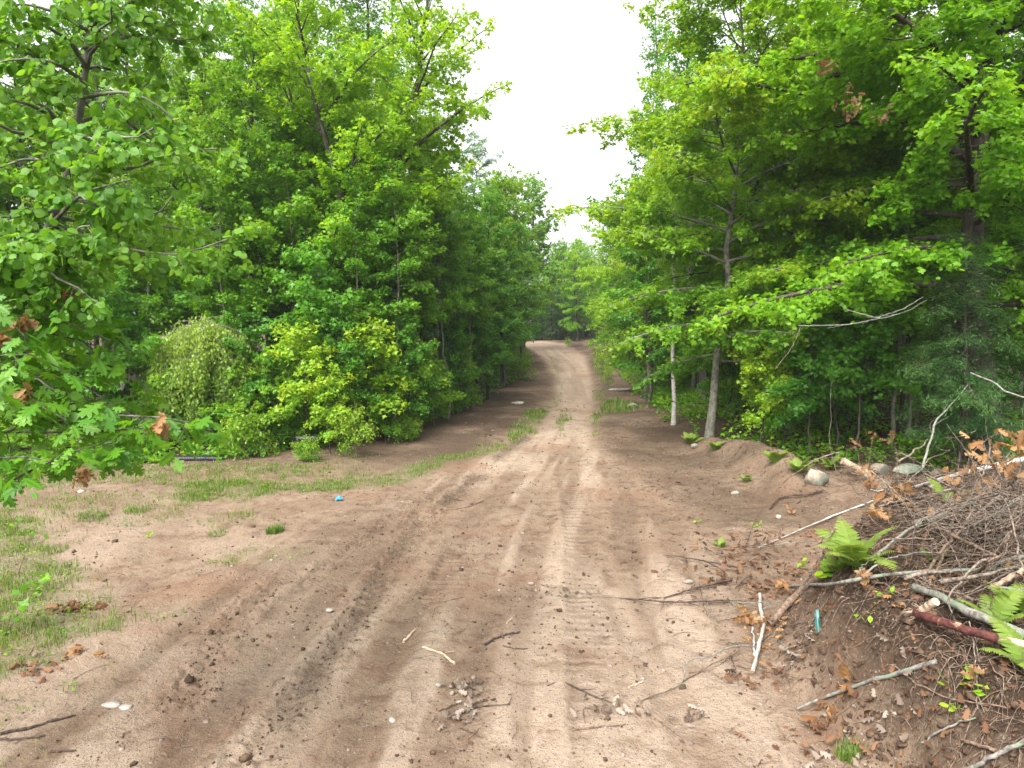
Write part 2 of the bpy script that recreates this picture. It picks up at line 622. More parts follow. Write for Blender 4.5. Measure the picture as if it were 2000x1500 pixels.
def bark_mat(name, a, b, scale=(18, 18, 4), bump=.4, patch=None, patch_at=(.5, .62)):
    m, N, Lk, out = new_mat(name)
    tc = node(N, 'TexCoord').outputs['Object']
    mp = node(N, 'Mapping')
    mp.inputs['Scale'].default_value = scale
    Lk(tc, mp.inputs['Vector'])
    n1 = node(N, 'TexNoise', i_Scale=1.0, i_Detail=5.0, i_Roughness=.65)
    Lk(mp.outputs[0], n1.inputs['Vector'])
    c = mixc(N, Lk, ramp(N, Lk, n1.outputs[0], .35, .65), a, b)
    if patch:
        n2 = node(N, 'TexNoise', i_Scale=.35, i_Detail=3.0)
        Lk(mp.outputs[0], n2.inputs['Vector'])
        c = mixc(N, Lk, ramp(N, Lk, n2.outputs[0], *patch_at), c, patch)
    p = node(N, 'BsdfPrincipled')
    p.inputs['Roughness'].default_value = .85
    p.inputs['Specular IOR Level'].default_value = .2
    Lk(c, p.inputs['Base Color'])
    bp = node(N, 'Bump')
    bp.inputs['Strength'].default_value = bump
    bp.inputs['Distance'].default_value = .02
    Lk(n1.outputs[0], bp.inputs['Height'])
    Lk(bp.outputs[0], p.inputs['Normal'])
    Lk(p.outputs[0], out.inputs['Surface'])
    return m


M_MAPLE = leaf_mat('maple_leaf', (.050, .175, .009), (.125, .290, .014), (.26, .38, .018), .48)
M_BRIGHT = leaf_mat('bright_maple_leaf', (.080, .230, .008), (.175, .36, .011), (.27, .41, .018), .50)
M_MIDMAPLE = leaf_mat('mid_maple_leaf', (.070, .20, .008), (.15, .32, .011), (.32, .40, .02), .50)
M_ASPEN = leaf_mat('aspen_leaf', (.055, .17, .018), (.15, .30, .03), (.24, .36, .03), .45, .5, .3)
M_GREYASPEN = leaf_mat('grey_poplar_leaf', (.09, .20, .075), (.20, .34, .16), (.22, .34, .14), .35, .45, .4)
M_OAK = leaf_mat('oak_leaf', (.055, .175, .010), (.14, .30, .016), (.20, .36, .02), .42, .45, .35)
M_BIRCH = leaf_mat('birch_leaf', (.11, .22, .025), (.23, .36, .05), (.32, .41, .07), .44)
M_DARK = leaf_mat('understory_leaf', (.040, .155, .012), (.095, .255, .018), (.15, .29, .02), .45)
M_CONIFER = leaf_mat('conifer_needle', (.018, .070, .018), (.045, .125, .026), (.11, .19, .03), .2, .5, .3)
M_PINE = leaf_mat('pine_needle', (.08, .17, .08), (.16, .26, .12), (.12, .19, .09), .2, .5, .3)
M_SHRUB = leaf_mat('shrub_leaf', (.09, .24, .012), (.20, .38, .02), (.36, .42, .03), .46)
M_FERN = leaf_mat('fern_leaf', (.085, .17, .020), (.15, .25, .035), (.24, .29, .06), .42)
M_GRASS = leaf_mat('grass_blade', (.052, .115, .014), (.125, .205, .030), (.28, .25, .10), .38)
M_DEAD = leaf_mat('dead_oak_leaf', (.12, .055, .026), (.29, .145, .060), (.38, .25, .13), .3, .7, .15)
M_DEADGREY = leaf_mat('dry_grey_leaf', (.085, .06, .045), (.21, .165, .13), (.30, .25, .21), .15, .8, .15)
M_DEADDARK = leaf_mat('rotten_brown_leaf', (.045, .025, .016), (.15, .075, .042), (.22, .125, .07), .2, .8, .15)
M_BARK = bark_mat('grey_maple_bark', (.030, .026, .020), (.085, .075, .062), patch=(.14, .135, .115))
M_BARKD = bark_mat('dark_bark', (.030, .024, .018), (.085, .07, .055))
M_BIRCHBARK = bark_mat('white_birch_bark', (.22, .205, .18), (.42, .40, .37), (10, 10, 30), .2, (.06, .05, .045), (.60, .68))
M_ASPENBARK = bark_mat('pale_aspen_bark', (.08, .08, .06), (.19, .18, .145), (10, 10, 8), .25, (.05, .045, .04), (.62, .7))
M_STICK = bark_mat('brown_stick_bark', (.07, .045, .03), (.20, .14, .10), (30, 30, 30), .5)
M_STICKDARK = bark_mat('dark_wet_stick', (.03, .02, .016), (.10, .07, .055), (30, 30, 30), .5)
M_STICKPALE = bark_mat('pale_bare_wood', (.26, .175, .115), (.44, .34, .25), (30, 30, 30), .4)
M_STICKGREY = bark_mat('grey_lichen_bark', (.085, .078, .066), (.23, .215, .19), (22, 22, 22), .4, (.15, .18, .13), (.52, .6))
M_RED = bark_mat('peeled_red_bark', (.040, .014, .012), (.10, .034, .027), (24, 24, 24), .9, (.27, .17, .11), (.62, .68))
M_ROOT = bark_mat('dry_root', (.060, .046, .035), (.21, .168, .132), (30, 30, 30), .3)


def rock_mat(name, a, b, lich=None):
    return bark_mat(name, a, b, (9, 9, 9), .35, lich, (.5, .62))


M_ROCK = rock_mat('tan_boulder', (.15, .12, .09), (.30, .25, .20), (.12, .13, .10))
M_ROCKPALE = rock_mat('pale_stone', (.20, .175, .15), (.36, .325, .285))
M_ROCKGREEN = rock_mat('lichen_stone', (.14, .15, .11), (.28, .29, .24), (.16, .20, .14))
M_PEBBLE = rock_mat('pebble_stone', (.11, .08, .06), (.25, .20, .165))


def plain_mat(name, c, rough=.5, spec=.4):
    m, N, Lk, out = new_mat(name)
    tc = node(N, 'TexCoord').outputs['Object']
    n1 = node(N, 'TexNoise', i_Scale=14.0, i_Detail=4.0)
    Lk(tc, n1.inputs['Vector'])
    cc = mixc(N, Lk, n1.outputs[0], tuple(v * .7 for v in c), tuple(min(1, v * 1.3) for v in c))
    p = node(N, 'BsdfPrincipled')
    p.inputs['Roughness'].default_value = rough
    p.inputs['Specular IOR Level'].default_value = spec
    Lk(cc, p.inputs['Base Color'])
    Lk(p.outputs[0], out.inputs['Surface'])
    return m


M_PIPE = plain_mat('black_plastic', (.012, .013, .015), .4, .5)
M_BLUE = plain_mat('blue_plastic', (.02, .22, .50), .35)
M_WHITE = plain_mat('white_film', (.75, .75, .76), .4)
M_TEAL = plain_mat('dark_green_plastic', (.02, .085, .075), .35)


def ground_mat():
    m, N, Lk, out = new_mat('dirt_ground')
    geo = node(N, 'NewGeometry').outputs['Position']
    at = node(N, 'Attribute', attribute_name='cover')
    sep = node(N, 'SeparateColor')
    Lk(at.outputs['Color'], sep.inputs[0])
    gG, gD, gP = sep.outputs
    gL = at.outputs['Alpha']

    def noi(scale, det=4., rough=.6, sx=(1, 1, 1)):
        mp = node(N, 'Mapping')
        mp.inputs['Scale'].default_value = sx
        Lk(geo, mp.inputs['Vector'])
        n = node(N, 'TexNoise', i_Scale=scale, i_Detail=det, i_Roughness=rough)
        Lk(mp.outputs[0], n.inputs['Vector'])
        return n.outputs[0]
    nA, nB, nC, nD = noi(.7, 5), noi(4., 6, .65), noi(24., 5, .7), noi(90., 4, .7)
    sand = mixc(N, Lk, ramp(N, Lk, nA, .35, .65), (.185, .128, .086), (.240, .176, .124))
    sand = mixc(N, Lk, ramp(N, Lk, nB, .42, .70), sand, (.135, .085, .057))
    sand = mixc(N, Lk, mathn(N, Lk, 'MULTIPLY', gP, ramp(N, Lk, nB, .3, .55)), sand, (.32, .246, .183))
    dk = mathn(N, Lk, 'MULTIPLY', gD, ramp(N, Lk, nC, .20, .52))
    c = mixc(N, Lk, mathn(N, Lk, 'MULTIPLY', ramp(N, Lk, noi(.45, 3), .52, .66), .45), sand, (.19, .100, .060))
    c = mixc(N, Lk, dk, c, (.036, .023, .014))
    sp = ramp(N, Lk, nC, .58, .72)
    c = mixc(N, Lk, mathn(N, Lk, 'MULTIPLY', sp, .55), c, (.042, .027, .019))
    c = mixc(N, Lk, mathn(N, Lk, 'MULTIPLY', ramp(N, Lk, nD, .60, .70), .55), c, (.26, .2, .155))
    c = mixc(N, Lk, mathn(N, Lk, 'MULTIPLY', ramp(N, Lk, nD, .42, .30), .5), c, (.05, .034, .024))
    v = node(N, 'TexVoronoi', i_Scale=26.0)
    Lk(geo, v.inputs['Vector'])
    wn = node(N, 'TexWhiteNoise')
    Lk(v.outputs['Position'], wn.inputs['Vector'])
    v2 = node(N, 'TexVoronoi', i_Scale=70.0)
    Lk(geo, v2.inputs['Vector'])
    wn2 = node(N, 'TexWhiteNoise')
    Lk(v2.outputs['Position'], wn2.inputs['Vector'])
    fleck = mathn(N, Lk, 'MULTIPLY', ramp(N, Lk, v2.outputs['Distance'], .45, .30), ramp(N, Lk, wn2.outputs[0], .70, .76))
    c = mixc(N, Lk, mathn(N, Lk, 'MULTIPLY', fleck, .75), c, mixc(N, Lk, nC, (.035, .022, .014), (.12, .075, .05)))
    peb = mathn(N, Lk, 'MULTIPLY', ramp(N, Lk, v.outputs['Distance'], .30, .22), ramp(N, Lk, wn.outputs[0], .86, .90))
    c = mixc(N, Lk, mathn(N, Lk, 'MULTIPLY', peb, .8), c, mixc(N, Lk, nC, (.18, .145, .115), (.36, .32, .28)))
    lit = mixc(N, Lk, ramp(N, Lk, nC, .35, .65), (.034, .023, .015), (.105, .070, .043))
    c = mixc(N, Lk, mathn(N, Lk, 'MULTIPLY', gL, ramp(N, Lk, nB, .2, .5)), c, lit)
    gr = mixc(N, Lk, nC, (.050, .070, .020), (.11, .125, .045))
    c = mixc(N, Lk, mathn(N, Lk, 'MULTIPLY', mathn(N, Lk, 'MULTIPLY', gG, .6), ramp(N, Lk, nC, .30, .60)), c, gr)
    p = node(N, 'BsdfPrincipled')
    p.inputs['Roughness'].default_value = .92
    p.inputs['Specular IOR Level'].default_value = .15
    Lk(c, p.inputs['Base Color'])
    hsum = mathn(N, Lk, 'ADD', mathn(N, Lk, 'MULTIPLY', nB, 1.0), mathn(N, Lk, 'ADD', mathn(N, Lk, 'MULTIPLY', nC, .55),
                 mathn(N, Lk, 'ADD', mathn(N, Lk, 'MULTIPLY', nD, .22), mathn(N, Lk, 'MULTIPLY', peb, .25))))
    bp = node(N, 'Bump')
    bp.inputs['Strength'].default_value = 1.0
    bp.inputs['Distance'].default_value = .06
    Lk(hsum, bp.inputs['Height'])
    Lk(bp.outputs[0], p.inputs['Normal'])
    Lk(p.outputs[0], out.inputs['Surface'])
    return m


M_GROUND = ground_mat()


# ------------------------------------------------------------------ object bookkeeping
def obj(name, me, parent=None, loc=(0, 0, 0)):
    o = bpy.data.objects.new(name, me)
    COL.objects.link(o)
    o.location = loc
    if parent:
        o.parent = parent
    return o


def tag(o, label=None, cat=None, group=None, kind=None):
    for k, v in (('label', label), ('category', cat), ('group', group), ('kind', kind)):
        if v:
            o[k] = v
    return o


def thing(name, label, cat, loc=(0, 0, 0), group=None):
    o = obj(name, None, None, tuple(float(v) for v in loc))
    o.empty_display_size = .2
    return tag(o, label, cat, group)


# ------------------------------------------------------------------ the ground sheet
GRASS = [  # px polygons, density
    ([(300, 938), (560, 940), (740, 925), (900, 880), (990, 862), (1004, 874), (900, 905), (760, 950), (600, 968), (420, 975), (300, 965)], 1.0),
    ([(985, 855), (1030, 795), (1072, 785), (1045, 835), (1005, 866)], 1.0),
    ([(1062, 790), (1094, 745), (1085, 715), (1070, 700), (1082, 700), (1100, 740), (1088, 780)], .6),
    ([(-60, 985), (90, 1010), (170, 1080), (220, 1150), (225, 1240), (110, 1300), (0, 1350), (-90, 1380)], .85),
    ([(-60, 905), (300, 905), (560, 905), (720, 890), (640, 938), (420, 950), (200, 950), (-60, 960)], .42),
    ([(-60, 960), (260, 960), (420, 985), (330, 1030), (150, 1030), (-60, 1010)], .2),
    ([(1150, 690), (1170, 688), (1200, 735), (1186, 742), (1160, 716)], 1.0),
    ([(1172, 780), (1205, 770), (1262, 790), (1215, 806), (1178, 800)], .8),
    ([(1155, 745), (1180, 745), (1178, 770), (1158, 770)], .4),
    ([(1086, 845), (1097, 790), (1112, 782), (1112, 800), (1100, 850)], .5),
    ([(1155, 800), (1180, 805), (1172, 850), (1152, 850)], .35),
]
GRASS = [(flatpoly(p), k) for p, k in GRASS]


def left_edge(y):
    return np.interp(y, [0, 12, 14, 16, 17.5, 19.5, 22, 28, 42, 55, 62, 70], [-16, -14, -11, -6.5, -4.2, -3.2, -2.4, -1.5, .1, 1.2, -3, -30])


def right_edge(y):
    return np.interp(y, [0, 10, 12, 14, 16, 18, 21, 35, 50, 70, 80], [14, 13, 9.5, 7.6, 6.0, 5.3, 5.0, 6.4, 7.0, 8.5, 9])


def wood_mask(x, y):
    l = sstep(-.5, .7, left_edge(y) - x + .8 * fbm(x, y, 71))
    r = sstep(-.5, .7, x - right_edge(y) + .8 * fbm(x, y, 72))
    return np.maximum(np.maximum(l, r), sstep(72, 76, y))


def grass_mask(x, y):
    m = np.zeros(np.shape(x))
    wob = 1.1 * fbm(x * 1.7, y * 1.7, 81, 4) * np.clip(11 / np.maximum(y, 1), .25, 1)
    for P, k in GRASS:
        lo, hi = P.min(0) - 1, P.max(0) + 1
        near = (x > lo[0]) & (x < hi[0]) & (y > lo[1]) & (y < hi[1])
        v = np.zeros(np.shape(x))
        if near.any():
            v[near] = k * sstep(-.12, .3, sdf(x[near], y[near], P) + wob[near])
        m = np.maximum(m, v)
    # thin, patchy weeds over the trampled ground on the left
    reg = sstep(-2.0, -3.6, x) * sstep(4.5, 7, y) * (1 - sstep(14, 16, y))
    m = np.maximum(m, .35 * reg * sstep(.08, .22, fbm(x * 1.1, y * 1.1, 83, 3)))
    return m


def build_ground():
    rows = [2.2]
    while rows[-1] < 420:
        d = rows[-1]
        rows.append(d * (1 + (.0036 if d < 14 else .0065 if d < 40 else .014 if d < 90 else .05)))
    d = np.array(rows)
    a = np.linspace(R(-58), R(58), 920)
    X = d[:, None] * np.tan(a)[None]
    Y = np.repeat(d[:, None], len(a), 1)
    x, y = X.ravel(), Y.ravel()
    z = relief(x, y)
    g = grass_mask(x, y)
    wm = wood_mask(x, y)
    _, bf = bank_h(x, y)
    dark = np.zeros_like(x)
    pale = np.zeros_like(x)
    for P, hw, dep, lug, dk in LUG:
        dd, ss, sd = seg_dist(x, y, P)
        ph = ss / .155 + sd * .35 + .35 * vnoise(x * 2, y * 2, 52)      # damper soil left in the tread pattern
        fadeN = sstep(.3, .6, vnoise(x * .9 + 7, y * .9, 51)) * (.5 + vnoise(x * 3, y * 3, 53) * .7)
        dark = np.maximum(dark, (dk + fadeN * .30 * sstep(-.2, .5, -np.sin(ph * 2 * math.pi))) * (1 - sstep(hw * .9, hw * 1.2, dd)))
    for P, hw, dep, dk in RUT:
        dd, _, _ = seg_dist(x, y, P)
        e = np.exp(-(dd / (hw * 1.3)) ** 2)
        if dk > 0:
            dark = np.maximum(dark, dk * 1.15 * e * sstep(.25, .6, vnoise(x * .8 + P[0, 0], y * .8, 96)))
        else:
            pale = np.maximum(pale, -dk * 1.5 * e)
    sR = sdf(x, y, ROAD)
    # long pale streaks rolled out by wheels, along the way the road runs
    dC, sC, oC = seg_dist(x, y, CENTRE)
    st = fbm(oC * 2.6, sC * .16, 91, 3) + .35 * fbm(x * .6, y * .6, 92, 3)
    pale = np.maximum(pale, sstep(-.1, .5, sR) * sstep(-.06, .16, st))
    dark = np.maximum(dark, .30 * sstep(-.1, .5, sR) * sstep(.10, .26, -st))
    pale = np.maximum(pale, .55 * sstep(0, .4, sR) * sstep(17, 22, y))
    pale = np.maximum(pale, .6 * sstep(-1, -2.5, x) * sstep(-.05, .15, fbm(x * .5, y * .5, 95)) * sstep(13, 11, y))
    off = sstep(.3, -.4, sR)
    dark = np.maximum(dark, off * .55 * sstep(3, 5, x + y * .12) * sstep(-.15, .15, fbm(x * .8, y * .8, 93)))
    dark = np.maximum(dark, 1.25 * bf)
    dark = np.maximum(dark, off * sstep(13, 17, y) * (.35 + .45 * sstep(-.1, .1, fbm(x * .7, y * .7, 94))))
    dark = np.clip(dark, 0, 1.3)
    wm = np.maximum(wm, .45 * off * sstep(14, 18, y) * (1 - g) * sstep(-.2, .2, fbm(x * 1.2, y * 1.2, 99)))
    cov = np.stack([g, dark, np.clip(pale, 0, 1), wm], 1)
    nr, nc = len(d), len(a)
    i = np.arange(nr - 1)[:, None] * nc
    j = np.arange(nc - 1)[None]
    q = np.stack([i + j, i + j + 1, i + nc + j + 1, i + nc + j], -1).reshape(-1, 4)
    fx, fy = x[q].mean(1), y[q].mean(1)
    road_f = sdf(fx, fy, ROAD) + .25 * fbm(fx * 1.5, fy * 1.5, 97, 3) > 0
    bank_f = (bf[q].mean(1) > .10) & ~road_f & (fy < 11.5)
    V = np.stack([x, y, z], 1)
    for nm, msk in (('dirt_road', road_f), ('earth_bank', bank_f), ('ground', ~road_f & ~bank_f)):
        f = q[msk]
        us, inv = np.unique(f, return_inverse=True)
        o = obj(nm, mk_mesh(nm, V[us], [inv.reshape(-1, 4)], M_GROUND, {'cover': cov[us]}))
        tag(o, kind='structure')


build_ground()

# ------------------------------------------------------------------ trees: one pair of meshes (trunk, crown) per kind
KIND = {}


def kind(name, leaf, bark, **kw):
    wood, green = grow(**kw)
    KIND[name] = (wood.mesh(name + '_trunk', bark), green.mesh(name + '_crown', leaf, False))


PR_ROUND = ([0, .25, .6, .85, 1], [.75, 1, .85, .55, .25])
PR_CONE = ([0, .15, .5, .85, 1], [.8, 1, .65, .28, .08])
PR_TOP = ([0, .3, .65, .9, 1], [.45, .8, 1, .7, .3])
kind('big_maple', M_BRIGHT, M_BARK, seed=11, H=13.5, r0=.19, cb=0.24, Rc=3.1, nl=78, e0=34, e1=66, stems=3, size=0.105, spacing=0.031, young_amt=1.0, sec=0.18, prof=PR_ROUND, bias=(.12, -.15), droop=.16, curve=-22, fork_h=.3)
kind('maple_a', M_MAPLE, M_BARK, seed=12, H=12.5, r0=.13, cb=0.21, Rc=2.7, nl=52, e0=26, e1=60, size=0.105, spacing=0.027, young_amt=.9, sec=0.17, prof=PR_ROUND, curve=-25, droop=.2)
kind('maple_b', M_MAPLE, M_BARKD, seed=13, H=14, r0=.14, cb=0.29, Rc=2.5, nl=52, e0=32, e1=66, size=0.105, spacing=0.027, young_amt=.7, sec=0.18, prof=PR_TOP, curve=-20, droop=.18, stems=2)
kind('maple_c', M_DARK, M_BARKD, seed=14, H=10, r0=.08, cb=0.17, Rc=2.1, nl=46, e0=22, e1=55, size=0.101, spacing=0.023, young_amt=.4, sec=0.15, prof=PR_ROUND, curve=-20, droop=.2)
kind('bright_maple', M_BRIGHT, M_BARK, seed=15, H=11, r0=.12, cb=.18, Rc=3.0, nl=50, e0=4, e1=58, size=0.105, spacing=0.031, young_amt=1.0, sec=0.18, prof=PR_ROUND, curve=-28, droop=.22, bias=(-.3, -.25), up_noise=.22, tilt=.45)
kind('aspen_tall', M_ASPEN, M_ASPENBARK, seed=16, H=15, r0=.11, cb=.38, Rc=1.7, nl=40, e0=18, e1=62, tpl='oval', size=.10, spacing=0.023, young_amt=.2, sec=0.14, prof=PR_ROUND, curve=-5, tilt=.8, ldroop=.8)
kind('poplar_grey', M_GREYASPEN, M_ASPENBARK, seed=17, H=9.5, r0=.07, cb=.30, Rc=1.6, nl=34, e0=15, e1=60, tpl='oval', size=.10, spacing=0.023, young_amt=.1, sec=0.14, tilt=.9, ldroop=.7, prof=PR_ROUND)
kind('ash_tall', M_MAPLE, M_BARK, seed=18, H=17.5, r0=.16, cb=.25, Rc=2.7, nl=58, e0=22, e1=66, tpl='oval', size=0.101, spacing=0.022, young_amt=.15, sec=0.17, tilt=.7, ldroop=.5, prof=PR_CONE, curve=-8, bias=(-.15, -.1))
kind('birch_slim', M_BIRCH, M_BIRCHBARK, seed=19, H=12, r0=.085, cb=.38, Rc=1.5, nl=34, e0=20, e1=60, tpl='oval', size=.085, spacing=0.022, young_amt=.3, sec=0.14, tilt=.8, ldroop=.8, lean=(.05, 0), curve=-25)
kind('spruce', M_CONIFER, M_BARKD, seed=20, H=10, r0=.11, cb=.06, Rc=1.5, nl=90, e0=-12, e1=32, tpl='needle', size=.13, spacing=.018, sec=0.10, ter=.12, young_amt=.3, prof=PR_CONE, curve=-10, tilt=.3, ldroop=.15, pet=.005, sec_fac=.38)
kind('young_fir', M_CONIFER, M_BARKD, seed=21, H=4.6, r0=.05, cb=.22, Rc=1.15, nl=54, e0=-15, e1=30, tpl='needle', size=.07, spacing=.010, sec=0.07, ter=.09, young_amt=.7, prof=PR_CONE, curve=-6, tilt=.3, ldroop=.12, pet=.004, sec_fac=.4, dead_low=26)
kind('sapling_a', M_DARK, M_BARK, seed=22, H=4.2, r0=.028, cb=.28, Rc=1.15, nl=20, e0=8, e1=50, size=0.094, spacing=0.019, young_amt=.3, sec=0.12, curve=-18, droop=.2)
kind('sapling_b', M_MAPLE, M_BARK, seed=23, H=3.0, r0=.02, cb=.15, Rc=1.0, nl=18, e0=8, e1=55, size=0.094, spacing=0.019, young_amt=.8, sec=0.12, curve=-18, droop=.2)
kind('bright_sapling', M_SHRUB, M_BARK, seed=24, H=2.9, r0=.02, cb=.28, Rc=.72, nl=17, e0=15, e1=60, size=0.090, spacing=0.017, young_amt=.8, sec=0.11, curve=-20, droop=.15)
kind('pole_tree', M_MAPLE, M_ASPENBARK, seed=25, H=8.5, r0=.05, cb=.42, Rc=1.3, nl=26, e0=10, e1=60, tpl='maple', size=0.094, spacing=0.020, young_amt=.4, sec=0.13, curve=-15)
kind('shrub_a', M_SHRUB, M_STICK, seed=26, H=1.35, r0=.015, cb=.2, Rc=.75, nl=16, e0=25, e1=75, tpl='oval', size=.075, spacing=0.045, young_amt=.7, sec=0.09, ter=.12, tilt=.6, stems=3, curve=-20)
kind('shrub_b', M_MAPLE, M_STICK, seed=27, H=1.1, r0=.014, cb=.05, Rc=.7, nl=26, e0=20, e1=70, tpl='oval', size=.08, spacing=0.050, young_amt=.9, sec=0.09, ter=.12, tilt=.6, stems=3, curve=-20)
kind('far_round', M_ASPEN, M_BARK, seed=28, H=13, r0=.15, cb=.2, Rc=3.3, nl=60, e0=10, e1=66, tpl='oval', size=.20, spacing=0.052, young_amt=.2, sec=0.24, tilt=.7, prof=PR_ROUND)
kind('far_pine', M_PINE, M_BARKD, seed=29, H=17, r0=.17, cb=.35, Rc=3.0, nl=44, e0=10, e1=50, tpl='needle', size=.26, spacing=0.025, sec=0.22, ter=.3, tilt=.8, pet=.01, young_amt=0, prof=PR_ROUND)
kind('big_right_maple', M_BRIGHT, M_BARKD, seed=30, H=17, r0=.24, cb=.15, Rc=5.0, nl=86, e0=4, e1=64, tpl='maple_fine', size=0.086, spacing=0.029, young_amt=.8, sec=0.20, ter=.22, sec_max=1.9, prof=([0, .2, .6, .85, 1], [.8, 1, .85, .55, .25]), curve=-26, bias=(-.38, -.12), droop=.2, sec_fac=.34, up_noise=.22, tilt=.45)
kind('edge_maple', M_MIDMAPLE, M_ASPENBARK, seed=31, H=13, r0=.115, cb=.16, Rc=3.6, nl=58, e0=4, e1=60, tpl='maple', size=0.101, spacing=0.033, young_amt=1.0, sec=0.20, prof=PR_ROUND, curve=-26, bias=(-.25, -.3), droop=.2, up_noise=.22, tilt=.45)


def bare_tree():
    """a dead tree: bare grey limbs only"""
    g = np.random.default_rng(40)
    wood, green = Bag(), Bag()
    P = np.column_stack([g.normal(0, .05, 12).cumsum(), g.normal(0, .05, 12).cumsum(), np.linspace(-.2, 11, 12)])
    V, Q = tubes(P[None], (.11 * (1 - np.linspace(0, 1, 12)) + .01)[None], 8)
    wood.add(V, [Q])
    m = 26
    tt = g.uniform(.35, .98, m)
    az = g.uniform(0, 6.28, m)
    L = g.uniform(1.2, 2.8, m) * (1.2 - tt)
    s = np.linspace(0, 1, 8)
    base = np.stack([np.interp(tt, np.linspace(0, 1, 12), P[:, k]) for k in range(3)], -1)
    LP = base[:, None] + np.stack([np.cos(az)[:, None] * L[:, None] * s, np.sin(az)[:, None] * L[:, None] * s, L[:, None] * (.9 * s - .2 * s ** 2)], -1)
    LP[:, 1:] += g.normal(0, .05, (m, 7, 3))
    V, Q = tubes(LP, .03 * np.linspace(1, .2, 8)[None] * np.ones((m, 1)), 5)
    wood.add(V, [Q])
    sP, *_ = twigs_from(g, LP, .16, .15, .5, 40, 5, .2, 1.2, .3, -.1)
    V, Q = tubes(sP, .012 * np.linspace(1, .3, 5)[None] * np.ones((len(sP), 1)), 4)
    wood.add(V, [Q])
    tP, *_ = twigs_from(g, sP, .12, .2, .5, 40, 3, .1, .5, .3, -.1)
    V, Q = tubes(tP, .006 * np.linspace(1, .4, 3)[None] * np.ones((len(tP), 1)), 3)
    wood.add(V, [Q])
    KIND['bare'] = (wood.mesh('bare_trunk', M_STICKGREY), None)


bare_tree()


def plant(kd, name, x, y, label, cat='tree', group=None, rot=0, s=1.0, sz=None, tilt=(0, 0), dz=0.0):
    r = thing(name, label, cat, (x, y, zat(x, y) + dz), group)
    r.rotation_euler = (tilt[0], tilt[1], rot)
    r.scale = (s, s, sz or s)
    tm, cm = KIND[kd]
    obj('trunk' if cat in ('tree', 'sapling') else 'stems', tm, r)
    if cm:
        obj('crown' if cat in ('tree', 'sapling') else 'foliage', cm, r)
    return r


def plant_px(kd, name, px, Y, label, **kw):
    """stands Y metres ahead on the column through px"""
    x = (px - 1000) / FPX * Y
    return plant(kd, name, x, Y, label, **kw)


rnd = random.Random(3)
# --- left of the road, told apart in the photo
plant_px('big_maple', 'maple_tree', 655, 20.5, 'big many-stemmed maple with yellow-green top in the left wood edge', rot=.4)
plant_px('maple_a', 'maple_tree', 520, 19.5, 'leafy maple behind the drooping birch bush, left of the yellow-topped maple', rot=1.2, s=.9)
plant_px('maple_b', 'maple_tree', 668, 26.5, 'two-stemmed maple with open upper crown reaching toward the white sky, left of road', rot=2.6, s=1.02)
plant_px('poplar_grey', 'poplar_tree', 862, 23.5, 'grey-green poplar with silvery leaves beside the left road edge', rot=.3, s=.8)
plant_px('poplar_grey', 'poplar_tree', 905, 31, 'grey-green poplar farther back, right of the nearer silvery poplar', rot=2.0, s=.98)
plant_px('pole_tree', 'pole_tree', 766, 18.6, 'slim pale pole tree standing at the front of the left wood edge', rot=.8, s=.85)
plant_px('pole_tree', 'pole_tree', 873, 22.2, 'slim dark pole tree at the left road bank near the pebbly slope', rot=2.8, s=.9)
plant_px('pole_tree', 'pole_tree', 924, 26.0, 'slim pole tree above the pale boulder on the left bank', rot=4.1, s=.9)
plant_px('maple_c', 'maple_tree', 952, 29.5, 'dark leafy maple leaning over the left road bank', rot=.5, s=.85)
plant_px('maple_a', 'maple_tree', 985, 38, 'tall leafy maple where the road bends away to the left', rot=3.7, s=.88)
plant_px('maple_c', 'maple_tree', 1012, 47, 'last green maple before the road disappears on the left', rot=2.5, s=.95)
plant_px('bare', 'dead_tree', 985, 43, 'bare grey dead tree rising among green crowns left of the gap', rot=1.0, s=1.05)
plant_px('far_pine', 'pine_tree', 915, 56, 'pale far pine whose rounded top stands above the left crowns', rot=1.0, s=1.02)
plant_px('far_round', 'broadleaf_tree', 1022, 60, 'far rounded tree at the left of the gap of white sky', rot=.7, s=1.08)
plant_px('far_round', 'broadleaf_tree', 975, 52, 'far rounded tree behind the bare dead tree', rot=2.7, s=1.0)
plant_px('birch_slim', 'birch_tree', 262, 19.0, 'leaning white birch with thin pale trunk left of the drooping bush', rot=.1, s=.8, tilt=(0, R(-13)))
plant_px('aspen_tall', 'aspen_tree', 345, 27, 'tall aspen with loose top against the sky at upper left', rot=.6, s=1.05)
plant_px('aspen_tall', 'aspen_tree', 485, 30, 'tall aspen whose top shows left of the yellow-topped maple', rot=2.0, s=1.16)
plant_px('birch_slim', 'birch_tree', 410, 24, 'pale feathery birch between the two tall aspens', rot=3.0, s=.95)
plant_px('aspen_tall', 'aspen_tree', 600, 31, 'tall aspen standing behind the yellow-topped maple', rot=4.0, s=1.2)
plant_px('bright_sapling', 'maple_sapling', 592, 16.9, 'bright yellow-green maple sapling in front of the big left maple trunk', cat='sapling', rot=1, s=1.05)
plant_px('bright_sapling', 'maple_sapling', 712, 17.6, 'bright yellow-green maple sapling with reddish tip beside slim pale pole tree', cat='sapling', rot=3, s=1.08)
for i, (px, Y, s_) in enumerate([(250, 17.2, .7), (310, 16.8, .6), (480, 17.4, .8), (540, 17.0, .7), (660, 17.2, .75), (750, 18.0, .7), (790, 18.8, .75), (845, 20.6, .7), (880, 23, .75), (905, 25, .7), (935, 28, .8)]):
    plant_px('sapling_b' if i % 2 else 'sapling_a', 'maple_sapling', px, Y, 'low green sapling filling the foot of the left wood edge', cat='sapling', group='saplings at the foot of the left wood edge', rot=i * 1.9, s=s_)
